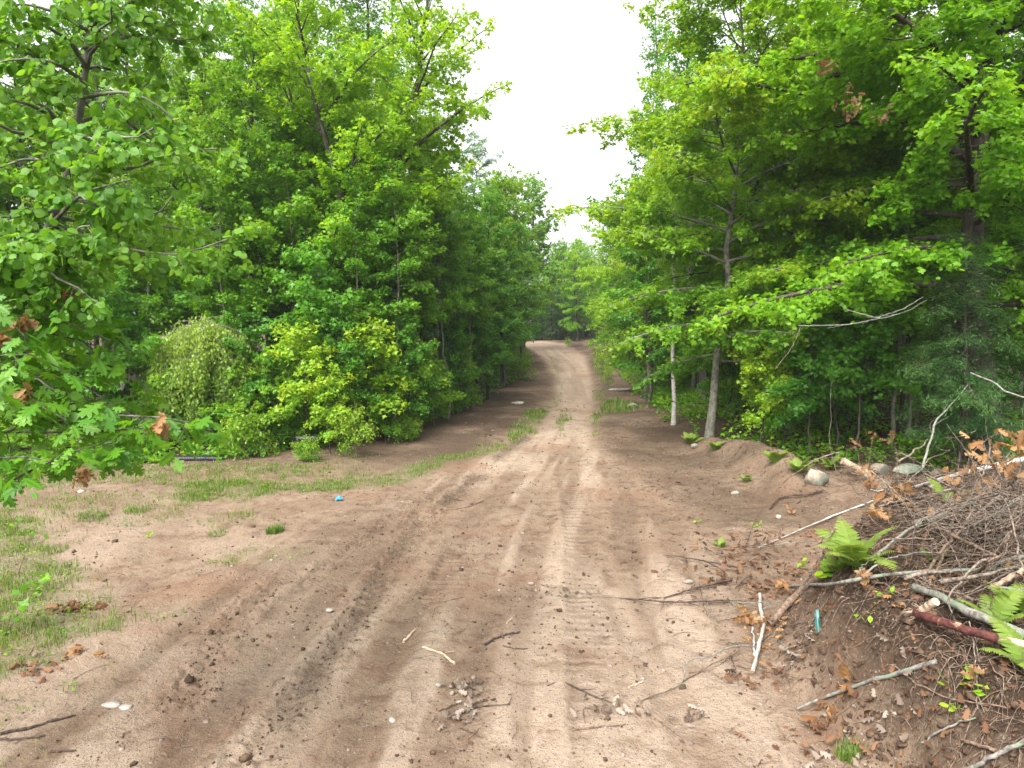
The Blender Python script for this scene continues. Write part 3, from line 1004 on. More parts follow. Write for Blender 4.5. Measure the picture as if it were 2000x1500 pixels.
for i, (px, Y) in enumerate([(215, 18.5), (300, 18.4), (445, 18.2), (560, 18.8), (610, 19.2), (735, 20.0), (850, 22.5), (898, 25.5), (940, 29)]):
    plant_px('pole_tree', 'pole_tree', px, Y, 'slim pole tree with thin bare lower stem just inside the left wood edge', group='slim poles inside the left wood edge', rot=i * 2.3, s=.75 + .05 * (i % 4))
plant_px('sapling_b', 'maple_sapling', 815, 19.3, 'green maple sapling with flat leaf layers at the left road bank', cat='sapling', rot=2, s=.8)
plant_px('shrub_a', 'shrub', 690, 16.0, 'yellow-green leafy shrub nearest the grassy road edge on the left', cat='shrub', rot=2, s=.62, sz=.75)
plant_px('shrub_b', 'shrub', 596, 15.6, 'low green shrub half hiding the short black pipe end', cat='shrub', rot=2, s=.42)
plant_px('shrub_b', 'shrub', 470, 15.9, 'green leafy shrub right of the black pipes', cat='shrub', rot=1, s=.75, sz=.9)
plant_px('shrub_b', 'shrub', 790, 18.2, 'low green shrub at the foot of the slim pale pole tree', cat='shrub', rot=5, s=.5)

plant_px('aspen_tall', 'aspen_tree', 800, 29, 'tall aspen showing above the silvery poplar, nearest the white sky on the left', rot=5.2, s=1.06)
plant_px('ash_tall', 'ash_tree', 760, 31, 'tall tree closing the sky between the two crowns left of the gap', rot=3.4, s=1.12)
plant_px('aspen_tall', 'aspen_tree', 680, 29, 'tall aspen filling the notch between the two left crowns', rot=0.9, s=1.22)
plant_px('ash_tall', 'ash_tree', 705, 34, 'tall dark-leaved tree filling the gap behind the two-stemmed maple', rot=1.2, s=.98)
plant_px('bright_sapling', 'maple_sapling', 640, 16.4, 'thin-stemmed bright sapling between the two taller yellow-green saplings', cat='sapling', rot=5, s=.7)
plant_px('sapling_b', 'maple_sapling', 455, 17.2, 'green maple sapling right behind the drooping birch bush', cat='sapling', rot=5, s=.8)
plant_px('pole_tree', 'pole_tree', 700, 18.2, 'slim pole tree with bare lower stem left of the pale one', rot=1.8, s=.8)
plant_px('pole_tree', 'pole_tree', 822, 20.4, 'slim dark pole tree between the pale pole tree and the road bank', rot=3.8, s=.8)
plant_px('pole_tree', 'pole_tree', 497, 18.6, 'slim grey pole tree behind the right side of the drooping bush', rot=2.2, s=.88)
# --- right of the road
plant_px('ash_tall', 'ash_tree', 1262, 31, 'tall blue-green tree with pointed top right of the white sky gap', rot=.3, s=.98)
plant_px('ash_tall', 'ash_tree', 1375, 27, 'tall blue-green tree rising behind the bright right maple', rot=2.3, s=1.0)
plant_px('birch_slim', 'birch_tree', 1320, 21.0, 'white-trunked birch leaning beside the right road edge', rot=math.pi, s=.85, tilt=(0, R(-4)))
plant_px('edge_maple', 'maple_tree', 1388, 18.3, 'maple with rough lichen-marked trunk at the right road edge', rot=.2, s=.95)
plant_px('bright_maple', 'maple_tree', 1268, 33, 'bright maple hanging its branches toward the far road, right side', rot=.1, s=.92)
plant_px('bright_maple', 'maple_tree', 1225, 48, 'bright far maple above the brown brush heap beside the road', rot=.7, s=1.0)
plant_px('maple_a', 'maple_tree', 1195, 60, 'far green maple right of the road bend', rot=1.9, s=.95)
big_right = plant_px('big_right_maple', 'maple_tree', 1945, 13.8, 'big dark-trunked maple on the right with long bright layered branches', rot=0, s=1.0)
plant_px('bright_maple', 'maple_tree', 1480, 21, 'bright maple behind the lichen-marked one, right wood', rot=.3, s=1.1)
plant_px('young_fir', 'fir_tree', 1895, 12.6, 'dark young fir with bare lower twigs in front of the big right maple', rot=.5, s=.95)
plant_px('young_fir', 'fir_tree', 1760, 17.5, 'dark young fir deeper in the right wood behind the boulders', rot=2.5, s=1.25)
plant_px('spruce', 'spruce_tree', 1660, 20, 'dark spruce in the shade of the right wood', rot=1, s=.8)
plant_px('bright_sapling', 'maple_sapling', 1492, 16.6, 'pale yellow-green maple sapling at the shaded right wood edge', cat='sapling', rot=1, s=.9)
plant_px('sapling_a', 'maple_sapling', 1585, 15.6, 'green sapling behind the rounded boulder on the right', cat='sapling', rot=2, s=.85)
plant_px('sapling_a', 'maple_sapling', 1680, 15.2, 'thin green sapling behind the broken log on the right', cat='sapling', rot=.4, s=.95)
plant_px('pole_tree', 'pole_tree', 1745, 15.8, 'thin grey pole tree behind the flat lichen stone', rot=.4, s=.9)
plant_px('pole_tree', 'pole_tree', 1778, 16.4, 'thin grey pole tree right of the other one behind the flat stone', rot=2.4, s=.95)
plant_px('maple_c', 'maple_tree', 1265, 26.5, 'dark-trunked maple right of the road beyond the white birch', rot=2.4, s=.8)

# --- the far end of the road
for i, (px, Y, s) in enumerate([(1030 + 9.5 * k, 74 + (k * 7) % 5, .62 + .05 * ((k * 3) % 4)) for k in range(15)]):
    plant_px('spruce', 'spruce_tree', px, Y, 'dark spruce in the shaded row closing the far end of the road', group='dark spruces at the road end', rot=i * 1.3, s=s * .8)
for i, (px, Y, s, k) in enumerate([(1050, 80, .82, 'maple_c'), (1080, 83, .8, 'far_round'), (1115, 81, .82, 'maple_c'), (1145, 82, .86, 'far_round'), (1178, 79, .95, 'maple_a'), (1215, 80, 1.0, 'far_round'),
                                   (1000, 84, .98, 'far_round'), (950, 82, 1.1, 'far_round'), (1260, 78, 1.15, 'far_round')]):
    plant_px(k, 'broadleaf_tree', px, Y, 'far leafy tree behind the dark spruces at the road end', group='leafy trees at the road end', rot=i * 1.7, s=s * .82)
plant_px('bright_maple', 'maple_tree', 1128, 71, 'yellowish far maple at the bottom of the white sky gap', rot=2, s=.98, sz=.9)

for i, (px, Y, s_, k) in enumerate([(1085, 86, 1.0, 'far_round'), (1118, 88, .95, 'maple_a'), (1060, 89, 1.05, 'maple_b'), (1150, 87, 1.0, 'maple_a'), (1100, 92, 1.0, 'far_round'), (1135, 93, 1.05, 'far_round')]):
    plant_px(k, 'broadleaf_tree', px, Y, 'leafy tree in the last row visible under the white sky gap', group='last trees under the sky gap', rot=i * 2.1, s=s_ * .86)
# --- the body of the wood on both sides
placed = [(o.location.x, o.location.y) for o in COL.objects if o.type == 'EMPTY' and o.get('category') == 'tree']


def fill(n, side, ylo, yhi, dlo, dhi, kinds, mind, label, group, srange=(.8, 1.05), name='maple_tree', cat='tree', seed=1, lim=.86):
    r = random.Random(seed)
    c = t = 0
    while c < n and t < 6000:
        t += 1
        y = r.uniform(ylo, yhi)
        d = r.uniform(dlo, dhi)
        x = left_edge(y) - d if side < 0 else right_edge(y) + d
        if abs(x) > lim * y + 1.5:
            continue
        if any((x - a) ** 2 + (y - b) ** 2 < mind ** 2 for a, b in placed):
            continue
        placed.append((x, y))
        k = r.choice(kinds)
        plant(k, name, x, y, label, cat, group, rot=r.uniform(0, 6.28), s=r.uniform(*srange), tilt=(r.gauss(0, .02), r.gauss(0, .02)))
        c += 1


fill(26, -1, 17, 40, 1.2, 4.5, ['maple_a', 'maple_b', 'maple_c', 'maple_c', 'poplar_grey'], 1.9, 'leafy maple in the front rows of the left wood', 'maples in the front of the left wood', (.75, .95), seed=5)
fill(32, -1, 18, 46, 4, 12, ['maple_a', 'maple_b', 'aspen_tall', 'maple_c', 'ash_tall'], 2.3, 'leafy tree standing deep in the left wood', 'trees deep in the left wood', (.85, 1.05), name='broadleaf_tree', seed=6)
fill(20, -1, 20, 60, 12, 30, ['far_round', 'maple_b', 'ash_tall'], 3, 'tall tree at the back of the left wood', 'trees at the back of the left wood', (.95, 1.15), name='broadleaf_tree', seed=8)
fill(22, -1, 16, 34, .8, 6, ['sapling_a', 'sapling_b', 'sapling_a'], 1.0, 'thin green sapling growing in the shade of the left wood', 'saplings in the left wood', (.8, 1.25), name='maple_sapling', cat='sapling', seed=9)
fill(20, 1, 15, 40, 1.5, 5, ['edge_maple', 'bright_maple', 'maple_a', 'edge_maple'], 2.2, 'leafy maple in the front rows of the right wood', 'maples in the front of the right wood', (.75, .98), seed=15)
fill(26, 1, 16, 48, 4.5, 13, ['maple_a', 'bright_maple', 'ash_tall', 'maple_c', 'maple_b'], 2.3, 'leafy tree standing deep in the right wood', 'trees deep in the right wood', (.85, 1.05), name='broadleaf_tree', seed=16)
fill(18, 1, 22, 66, 12, 30, ['far_round', 'maple_b', 'ash_tall'], 3, 'tall tree at the back of the right wood', 'trees at the back of the right wood', (.95, 1.15), name='broadleaf_tree', seed=18)
fill(16, 1, 14.5, 30, 1.2, 6, ['sapling_a', 'sapling_b', 'sapling_a'], 1.0, 'thin green sapling growing in the shade of the right wood', 'saplings in the right wood', (.7, 1.15), name='maple_sapling', cat='sapling', seed=19)


# --- the two trees close to the camera on the left, limb by limb
def near_tree(name, label, seed, trunk, trunk_r, limbs, extra, base, leaf_m, bark_m, tpl, size, spacing, **kw):
    g = np.random.default_rng(seed)
    wood, green = Bag(), Bag()
    b = np.array(base)
    TP = smooth_line(np.array([b] + [deep(*p) for p in trunk]), 22) - b
    rr = trunk_r * np.linspace(1.2, .25, 22)
    V, Q = tubes(TP[None], rr[None], 10)
    wood.add(V, [Q])
    LP = [smooth_line(np.array([deep(*p) for p in l]), 9) - b for l in limbs]
    for k in range(extra['n']):
        t = g.uniform(*extra['t'])
        p = np.array([np.interp(t, np.linspace(0, 1, 22), TP[:, j]) for j in range(3)])
        az = g.uniform(*extra['az'])
        L = g.uniform(*extra['L'])
        el = R(g.uniform(*extra['el']))
        s = np.linspace(0, 1, 9)[:, None]
        LP.append(p + s * L * np.array([[math.cos(az) * math.cos(el), math.sin(az) * math.cos(el), math.sin(el)]]) + np.array([[0, 0, -1]]) * .18 * L * s ** 2 + g.normal(0, .015, (9, 3)).cumsum(0))
    LP = np.array(LP)
    V, Q = tubes(LP, np.full((len(LP), 1), trunk_r * .3) * np.linspace(1, .25, 9)[None], 6)
    wood.add(V, [Q])
    foliate(g, wood, green, LP, None, tpl, size, spacing, **kw)
    root = thing(name, label, 'tree', base)
    obj('trunk', wood.mesh(name + '_trunk', bark_m), root)
    obj('crown', green.mesh(name + '_crown', leaf_m, False), root)
    return root


A = 4.6
ax, ay = -4.6, 4.5
near_tree('aspen_tree', 'near aspen with large rounded leaves filling the upper left corner', 51,
          [(-70, 760, A), (30, 580, A), (98, 440, A), (140, 310, A), (162, 180, A), (178, 20, A), (190, -180, A)], .048,
          [[(60, 520, A), (180, 482, 4.4), (270, 490, 4.3), (350, 497, 4.2), (450, 465, 4.1)],
           [(95, 440, A), (200, 455, 4.8), (290, 440, 5.0), (380, 450, 5.1), (430, 440, 5.1)],
           [(140, 310, A), (250, 330, 4.5), (330, 300, 4.4), (425, 290, 4.3)],
           [(120, 380, A), (220, 410, 4.5), (300, 420, 4.3), (340, 380, 4.3)],
           [(160, 190, A), (240, 180, 4.3), (300, 200, 4.2), (345, 240, 4.2)],
           [(150, 240, A), (230, 210, 4.9), (290, 160, 5.1), (320, 110, 5.1)],
           [(165, 160, A), (110, 125, 4.3), (50, 115, 4.1), (-20, 125, 4.0)],
           [(170, 100, A), (230, 60, 4.5), (290, 30, 4.4), (310, 0, 4.4)],
           [(178, 20, A), (240, -20, 4.5), (280, -60, 4.4)],
           [(150, 260, A), (70, 210, 4.3), (0, 190, 4.2), (-80, 180, 4.1)],
           [(135, 330, A), (60, 310, 4.9), (-10, 330, 5.1), (-80, 350, 5.2)],
           [(110, 410, A), (40, 420, 4.3), (-40, 430, 4.1), (-100, 440, 4.0)],
           [(145, 280, A), (200, 260, 4.2), (260, 270, 4.0), (300, 250, 3.9)],
           [(172, 60, A), (120, 30, 4.4), (60, 10, 4.3), (0, 10, 4.2)],
           [(60, 520, A), (20, 480, 4.4), (-30, 470, 4.2)],
           [(98, 440, A), (160, 380, 4.2), (220, 360, 4.0), (260, 350, 3.9)]],
          dict(n=62, t=(.35, 1), az=(-2.8, 2.8), L=(.45, 1.15), el=(-5, 50)), (ax, ay, zat(ax, ay) - .1), M_ASPEN, M_ASPENBARK, 'aspen', .044, .0175,
          sec=.09, sec_fac=.30, sec_max=.45, ter=.11, tilt=.9, ldroop=.75, pet=.03, s0=.12, droop=.2, jit=1.2, tw_r=.0022, mult=2, sec_min=.15)
O = 4.1
ox, oy = -4.3, 3.9
oak = near_tree('oak_tree', 'young oak with lobed leaves and a few dead brown clusters at the left edge', 52,
                [(-330, 1000, O), (-260, 800, O), (-180, 650, O), (-120, 560, O)], .04,
                [[(-280, 1030, O), (-120, 1010, O), (0, 950, O), (90, 905, 4.0), (165, 875, 3.9), (220, 865, 3.8)],
                 [(-270, 930, O), (-60, 860, O), (80, 830, O), (200, 812, 4.0), (310, 815, 3.9), (400, 830, 3.9)],
                 [(-250, 850, O), (-80, 760, O), (60, 730, 4.2), (150, 745, 4.2), (205, 780, 4.2)],
                 [(-220, 760, O), (-60, 680, O), (60, 655, 4.3), (150, 660, 4.4), (200, 700, 4.4)],
                 [(-190, 690, O), (-60, 610, O), (40, 585, 4.3), (130, 590, 4.4)],
                 [(-270, 940, O), (-80, 920, 3.8), (20, 890, 3.7), (110, 905, 3.6)],
                 [(-260, 900, O), (-100, 830, 4.6), (0, 800, 4.8), (70, 810, 4.8)],
                 [(-260, 880, O), (-60, 800, 3.9), (60, 790, 3.8), (130, 820, 3.7)],
                 [(-200, 700, O), (-90, 620, 3.9), (-10, 600, 3.8), (30, 640, 3.7)],
                 [(-270, 960, O), (-60, 900, 4.5), (100, 870, 4.7), (240, 905, 4.7)],
                 [(-270, 930, O), (-40, 850, 4.3), (150, 845, 4.2), (300, 835, 4.1), (415, 840, 4.0)],
                 [(-250, 860, O), (-60, 770, 4.4), (100, 765, 4.5), (230, 800, 4.5), (290, 830, 4.4)],
                 [(-210, 740, O), (-60, 640, 4.2), (80, 620, 4.3), (160, 640, 4.3), (215, 665, 4.3)],
                 [(-240, 830, O), (-60, 720, 3.9), (40, 690, 3.8), (120, 720, 3.8)],
                 [(-240, 800, O), (-40, 700, 4.6), (120, 690, 4.8), (230, 720, 4.9), (290, 760, 4.9)],
                 [(-200, 680, O), (-40, 600, 4.6), (100, 610, 4.8), (200, 640, 4.9), (260, 690, 4.9)],
                 [(-260, 890, O), (-60, 810, 4.6), (120, 790, 4.8), (260, 790, 4.9), (350, 815, 4.9)],
                 ],
                dict(n=8, t=(.3, 1), az=(-1.5, 1.5), L=(.4, .8), el=(0, 30)), (ox, oy, zat(ox, oy) - .1), M_OAK, M_BARK, 'oak', .105, .052,
                sec=.12, sec_fac=.26, sec_max=.34, ter=.16, tilt=.55, ldroop=.45, pet=.02, s0=.35, droop=.1, jit=1.0, tw_r=.0025, mult=2, sec_min=.12)


def dead_cluster(n, size, mat, seed, spread=.05, hang=.9):
    g = np.random.default_rng(seed)
    b = Bag()
    pos = g.normal(0, spread, (n, 3))
    ax = g.normal(0, .7, (n, 3))
    ax[:, 2] -= hang
    ax = nrm(ax)
    no = nrm(np.cross(ax, g.normal(0, 1, (n, 3))))
    leaves_into(b, 'crumple', pos, ax, no, size * g.uniform(.7, 1.2, n), g.uniform(0, 1, n), g.uniform(0, .6, n))
    return b.mesh('dead_leaf_cluster', mat, False)


for i, (px, py, Y) in enumerate([(46, 625, 4.0), (2, 655, 3.9), (48, 768, 3.9), (128, 575, 4.3), (160, 925, 3.85), (318, 825, 3.85)]):
    o = obj('dead_leaf_cluster', dead_cluster(12, .068, M_DEAD, 60 + i, .02, 1.5), oak)
    o.location = Vector(deep(px, py, Y)) - oak.location
    o['label'] = 'hanging cluster of dead brown leaves'


for i, (px, py, Y, n_, sp_) in enumerate([(1665, 200, 10.6, 22, .10), (1725, 226, 10.9, 12, .07), (1610, 132, 10.4, 14, .05), ]):
    o = obj('dead_leaf_cluster', dead_cluster(n_, .10, M_DEADDARK, 80 + i, sp_, .5), big_right)
    o.location = Vector(deep(px, py, Y)) - big_right.location
    o['label'] = 'cluster of dead brown leaves on a bright branch'


# --- drooping birch bush
def weeping():
    g = np.random.default_rng(70)
    wood, green = Bag(), Bag()
    P = np.column_stack([np.linspace(0, .12, 10), np.zeros(10), np.linspace(-.1, 2.75, 10)])
    V, Q = tubes(P[None], np.linspace(.035, .012, 10)[None], 8)
    wood.add(V, [Q])
    m = 95
    az = g.uniform(0, 6.28, m)
    rad = 1.25 * np.sqrt(g.uniform(.03, 1.05, m)) * (1 + .2 * np.sin(az * 2 + 1))
    top = g.uniform(1.7, 2.9, m)
    low = g.uniform(.3, 2.1, m)
    s = np.linspace(0, 1, 10)
    r = rad[:, None] * np.sin(np.minimum(s * 1.25, 1) * math.pi / 2)[None]
    z = top[:, None] + .35 * np.sin(s * math.pi)[None] * .6 - (top - low)[:, None] * (s ** 2.0)[None]
    LP = np.stack([np.cos(az)[:, None] * r + .1, np.sin(az)[:, None] * r, z], -1)
    LP[:, 1:] += g.normal(0, .02, (m, 9, 3))
    V, Q = tubes(LP, .008 * np.linspace(1, .3, 10)[None] * np.ones((m, 1)), 5)
    wood.add(V, [Q])
    foliate(g, wood, green, LP, None, 'aspen', .055, .05, sec=.13, sec_fac=.16, sec_max=.4, ter=.14, droop=.9, pet=.05, ldroop=1.5, tilt=.8,
            young_hi=lambda p, s_, i_: .9 * np.clip(p[:, 2] / 2.8 - .35, 0, 1) * g.uniform(.3, 1.3, len(s_)), tw_r=.003, sec_min=.15)
    x, y = (392 - 1000) / FPX * 17.0, 17.0
    root = thing('birch_bush', 'drooping pale birch bush like an umbrella in front of the left wood', 'bush', (x, y, zat(x, y)))
    root.scale = (.78, .78, 1.08)
    obj('stems', wood.mesh('birch_stems', M_STICKGREY), root)
    obj('foliage', green.mesh('birch_foliage', M_BIRCH, False), root)


weeping()

# ------------------------------------------------------------------ ground cover nobody could count
def stuff(name, bag, mat, smooth=False):
    o = obj(name, bag.mesh(name, mat, smooth))
    tag(o, kind='stuff')
    return o


def in_view(x, y, m=1.0):
    return np.abs(x) < .76 * y + m


def build_undergrowth():
    g = np.random.default_rng(80)
    n = 60000
    y = 12 + 60 * g.uniform(0, 1, n) ** 1.8
    x = g.uniform(-45, 45, n)
    wm = wood_mask(x, y)
    l = left_edge(y) - x
    r = x - right_edge(y)
    dep = np.where(l > -.8, l, r)
    ok = in_view(x, y) & (wm > .25) & (dep < 14) & (g.uniform(0, 1, n) < np.where(dep < 5, 1, .5)) & (g.uniform(0, 1, n) < np.where((r > 0) & (y < 26), .35, 1)) & (g.uniform(0, 1, n) < .25 + 1.2 * sstep(-.15, .2, fbm(x * .5, y * .5, 85)))
    x, y = x[ok][:7500], y[ok][:7500]
    z = relief(x, y, False)
    b, st = Bag(), Bag()
    per = 26
    hh = g.uniform(.12, .55, len(x))
    N = len(x) * per
    i = np.repeat(np.arange(len(x)), per)
    u = g.uniform(.15, 1, N)
    az = g.uniform(0, 6.28, N)
    rad = hh[i] * g.uniform(.1, .75, N)
    pos = np.stack([x[i] + np.cos(az) * rad, y[i] + np.sin(az) * rad, z[i] + hh[i] * u], 1)
    ax = nrm(np.stack([np.cos(az), np.sin(az), g.normal(-.15, .35, N)], 1))
    no = np.array([0, 0, 1.0]) + g.normal(0, .4, (N, 3))
    no = nrm(no - ax * (no * ax).sum(1, keepdims=True))
    leaves_into(b, 'maple', pos, ax, no, g.uniform(.06, .13, N), np.clip(g.uniform(0, 1, len(x))[i] * .6 + g.uniform(0, .4, N), 0, 1), np.clip(g.uniform(-.8, .6, len(x))[i], 0, 1))
    stuff('undergrowth', b, M_MAPLE)


def blades(g, x, y, h, wd, bag, lean=.5, yel=.25):
    n = len(x)
    z = relief(x, y)
    az = g.uniform(0, 6.28, n)
    le = g.uniform(.1, 1.2, n) * lean * h
    d = np.stack([np.cos(az), np.sin(az)], 1)
    s = np.stack([-d[:, 1], d[:, 0]], 1) * wd[:, None] * .5
    V = np.zeros((n, 5, 3))
    V[:, 0, :2] = np.stack([x, y], 1) - s
    V[:, 1, :2] = np.stack([x, y], 1) + s
    V[:, 2, :2] = np.stack([x, y], 1) + s * .8 + d * (le * .4)[:, None]
    V[:, 3, :2] = np.stack([x, y], 1) - s * .8 + d * (le * .4)[:, None]
    V[:, 4, :2] = np.stack([x, y], 1) + d * le[:, None]
    V[:, :2, 2] = (z - .01)[:, None]
    V[:, 2:4, 2] = (z + h * .6)[:, None]
    V[:, 4, 2] = z + h * g.uniform(.75, 1.05, n)
    o = (np.arange(n) * 5)[:, None]
    bag.add(V.reshape(-1, 3), [o + np.array([[0, 1, 2, 3]]), o + np.array([[3, 2, 4]])],
            tint=np.repeat(g.uniform(0, 1, n), 5), young=np.repeat(np.where(g.uniform(0, 1, n) < yel, g.uniform(.3, 1, n), 0), 5))


def build_grass():
    g = np.random.default_rng(81)
    b = Bag()
    for (P, k), cnt, hm, wm_ in zip(GRASS, [15000, 9000, 4000, 30000, 13000, 4000, 3500, 5000, 2000, 2500, 1500], [.06, .11, .10, .10, .08, .05, .3, .20, .12, .08, .10],
                                    [.012, .018, .022, .007, .011, .009, .03, .024, .022, .018, .02]):
        lo, hi = P.min(0) - .4, P.max(0) + .4
        x = g.uniform(lo[0], hi[0], cnt * 3)
        y = g.uniform(lo[1], hi[1], cnt * 3)
        m = grass_mask(x, y) * (.35 + .9 * sstep(-.2, .2, fbm(x * 2.5, y * 2.5, 88)))
        ok = (g.uniform(0, 1, len(x)) < m * .9 * (.15 + 1.1 * sstep(.38, .68, .6 * vnoise(x * 5, y * 5, 86) + .4 * vnoise(x * 1.6, y * 1.6, 87)))) & in_view(x, y)
        x, y = x[ok][:cnt], y[ok][:cnt]
        if len(x):
            blades(g, x, y, hm * g.uniform(.4, 1.2, len(x)) * (.6 + .8 * vnoise(x * 1.5, y * 1.5, 89)), wm_ * g.uniform(.6, 1.2, len(x)), b)
    # thin weeds over the trampled ground
    n = 60000
    y = g.uniform(4.5, 15, n)
    x = g.uniform(-11, -1.5, n)
    ok = (g.uniform(0, 1, n) < grass_mask(x, y) * .8) & in_view(x, y) & (vnoise(x * 3, y * 3, 90) > .45)
    x, y = x[ok][:9000], y[ok][:9000]
    blades(g, x, y, g.uniform(.03, .09, len(x)), g.uniform(.005, .010, len(x)), b, .9, .2)
    stuff('grass', b, M_GRASS)
    # broad-leaved weeds in the grass
    w_ = Bag()
    n = 9000
    y = 5 + 30 * g.uniform(0, 1, n) ** 1.6
    x = g.uniform(-14, 6, n)
    ok = (g.uniform(0, 1, n) < grass_mask(x, y)) & in_view(x, y)
    x, y = x[ok][:1500], y[ok][:1500]
    z = relief(x, y)
    per = 9
    i = np.repeat(np.arange(len(x)), per)
    N = len(i)
    az = g.uniform(0, 6.28, N)
    rad = g.uniform(.01, .09, N)
    hh = g.uniform(.03, .14, len(x))
    pos = np.stack([x[i] + np.cos(az) * rad, y[i] + np.sin(az) * rad, z[i] + hh[i] * g.uniform(.3, 1, N)], 1)
    ax = nrm(np.stack([np.cos(az), np.sin(az), g.normal(.1, .3, N)], 1))
    no = np.array([0, 0, 1.0]) + g.normal(0, .4, (N, 3))
    no = nrm(no - ax * (no * ax).sum(1, keepdims=True))
    leaves_into(w_, 'oval', pos, ax, no, g.uniform(.015, .042, N), g.uniform(0, 1, N), np.clip(g.uniform(-.5, .4, N), 0, 1))
    stuff('weeds', w_, M_MIDMAPLE)


# a lumpy 26-vertex stone
_c = np.array([(i, j, k) for i in (-1, 0, 1) for j in (-1, 0, 1) for k in (-1, 0, 1) if (i, j, k) != (0, 0, 0)], float)
_idx = {tuple(v): n for n, v in enumerate(_c.astype(int))}
_F = []
for _ax in range(3):
    for _s in (-1, 1):
        for _a in (-1, 0):
            for _b in (-1, 0):
                q = []
                for da, db in ((0, 0), (1, 0), (1, 1), (0, 1)):
                    v = [0, 0, 0]
                    v[_ax] = _s
                    v[(_ax + 1) % 3] = _a + da
                    v[(_ax + 2) % 3] = _b + db
                    q.append(_idx[tuple(v)])
                _F.append(q if _s > 0 else q[::-1])
STONE_V, STONE_F = nrm(_c), np.array(_F)


def stones_into(g, bag, pos, size, rough=.22, flatten=.65):
    n = len(pos)
    k = len(STONE_V)
    rr = 1 + g.normal(0, rough, (n, k)).clip(-.45, .45)
    sc = g.uniform(.65, 1.3, (n, 3))
    sc[:, 2] *= flatten
    V = STONE_V[None] * rr[..., None] * sc[:, None] * size[:, None, None]
    a = g.uniform(0, 6.28, n)
    c, s = np.cos(a)[:, None], np.sin(a)[:, None]
    V = np.stack([V[..., 0] * c - V[..., 1] * s, V[..., 0] * s + V[..., 1] * c, V[..., 2]], -1) + pos[:, None]
    bag.add(V.reshape(-1, 3), [(STONE_F[None] + (np.arange(n) * k)[:, None, None]).reshape(-1, 4)])


def build_litter():
    g = np.random.default_rng(82)

    def pts(n, f, xr=(-8, 9), yr=(3.6, 22), pw=1.7):
        y = yr[0] + (yr[1] - yr[0]) * g.uniform(0, 1, n) ** pw
        x = g.uniform(*xr, n)
        ok = in_view(x, y, .3) & (g.uniform(0, 1, n) < f(x, y))
        return x[ok], y[ok]
    # gravel
    b = Bag()
    x, y = pts(15000, lambda x, y: .08 + .8 * sstep(.05, .22, fbm(x * .8, y * .8, 101)))
    z = relief(x, y)
    sz = np.clip(g.lognormal(-4.9, .5, len(x)), .004, .025)
    stones_into(g, b, np.stack([x, y, z + sz * .05], 1), sz, .15)
    stuff('gravel', b, M_PEBBLE, True)
    # crumbs of earth: along the ruts, on the bank and over the disturbed right side
    b = Bag()

    def clod(x, y):
        f = .07 + .2 * sstep(.05, .25, fbm(x * .9, y * .9, 104)) + .9 * (bank_h(x, y)[1] > .05)
        for P, hw, dep, dk in RUT:
            if dk > .15:
                f = np.maximum(f, .9 * dk * np.exp(-(seg_dist(x, y, P)[0] / (hw * 1.2)) ** 2) * 1.6)
        f = np.maximum(f, .5 * sstep(1.5, 3.5, x) * sstep(-.1, .15, fbm(x, y, 103)))
        dB = seg_dist(x, y, BERM)[0]
        return np.maximum(f, .9 * np.exp(-(dB / .6) ** 2))
    x, y = pts(80000, clod)
    z = relief(x, y)
    sz = np.clip(g.lognormal(-5.0, .5, len(x)) * (1 + .9 * (bank_h(x, y)[1] > .1)), .004, .045)
    stones_into(g, b, np.stack([x, y, z + sz * .25], 1), sz, .25, .8)
    stuff('dirt_clods', b, M_CLOD, True)
    # dead leaves
    b = Bag()
    x, y = pts(30000, lambda x, y: .018 + .9 * bank_h(x, y)[1] + .35 * sstep(.8, 2.5, x) * sstep(0, .2, fbm(x * 1.3, y * 1.3, 105)) + .3 * wood_mask(x, y) + .10 * sstep(.2, -.6, sdf(x, y, ROAD)) * sstep(13, 16, y), (-9, 11), (3.6, 30))
    n = len(x)
    z = relief(x, y)
    az = g.uniform(0, 6.28, n)
    ax = nrm(np.stack([np.cos(az), np.sin(az), g.normal(.1, .35, n)], 1))
    no = np.array([0, 0, 1.0]) + g.normal(0, .45, (n, 3))
    no = nrm(no - ax * (no * ax).sum(1, keepdims=True))
    leaves_into(b, 'crumple', np.stack([x, y, z + .02], 1), ax, no, g.uniform(.025, .095, n), g.uniform(0, 1, n), np.clip(g.uniform(-1, .8, n), 0, 1))
    stuff('leaf_litter', b, M_DEADDARK)
    # twigs and rootlets
    for nm, cnt, f, L, rad, hang, mt in (
            ('twig_litter', 15000, lambda x, y: .10 + .5 * (bank_h(x, y)[1] > .1) + .3 * sstep(1.5, 3, x) + .10 * wood_mask(x, y), (.05, .32), .0028, .15, M_STICK),
            ('rootlets', 16000, lambda x, y: .9 * (bank_h(x, y)[1] > .15) * sstep(-.15, .1, fbm(x * 1.5, y * 1.5, 107)), (.1, .45), .0022, .55, M_ROOT)):
        x, y = pts(cnt, f, (-8, 9), (3.6, 16))
        n = len(x)
        z = relief(x, y)
        az = g.uniform(0, 6.28, n)
        ln = g.uniform(*L, n)
        t = np.linspace(0, 1, 6)
        wig = g.normal(0, .35, (n, 6)).cumsum(1)
        dx = np.cos(az[:, None] + wig) * ln[:, None] / 5
        dy = np.sin(az[:, None] + wig) * ln[:, None] / 5
        PX = x[:, None] + dx.cumsum(1)
        PY = y[:, None] + dy.cumsum(1)
        PZ = relief(PX.ravel(), PY.ravel()).reshape(n, 6) + .008 + hang * ln[:, None] * g.uniform(0, .8, (n, 1)) * np.sin(t * math.pi)[None]
        b = Bag()
        V, Q = tubes(np.stack([PX, PY, PZ], -1), rad * g.uniform(.6, 1.8, (n, 1)) * np.linspace(1, .5, 6)[None], 4)
        b.add(V, [Q])
        stuff(nm, b, mt, True)


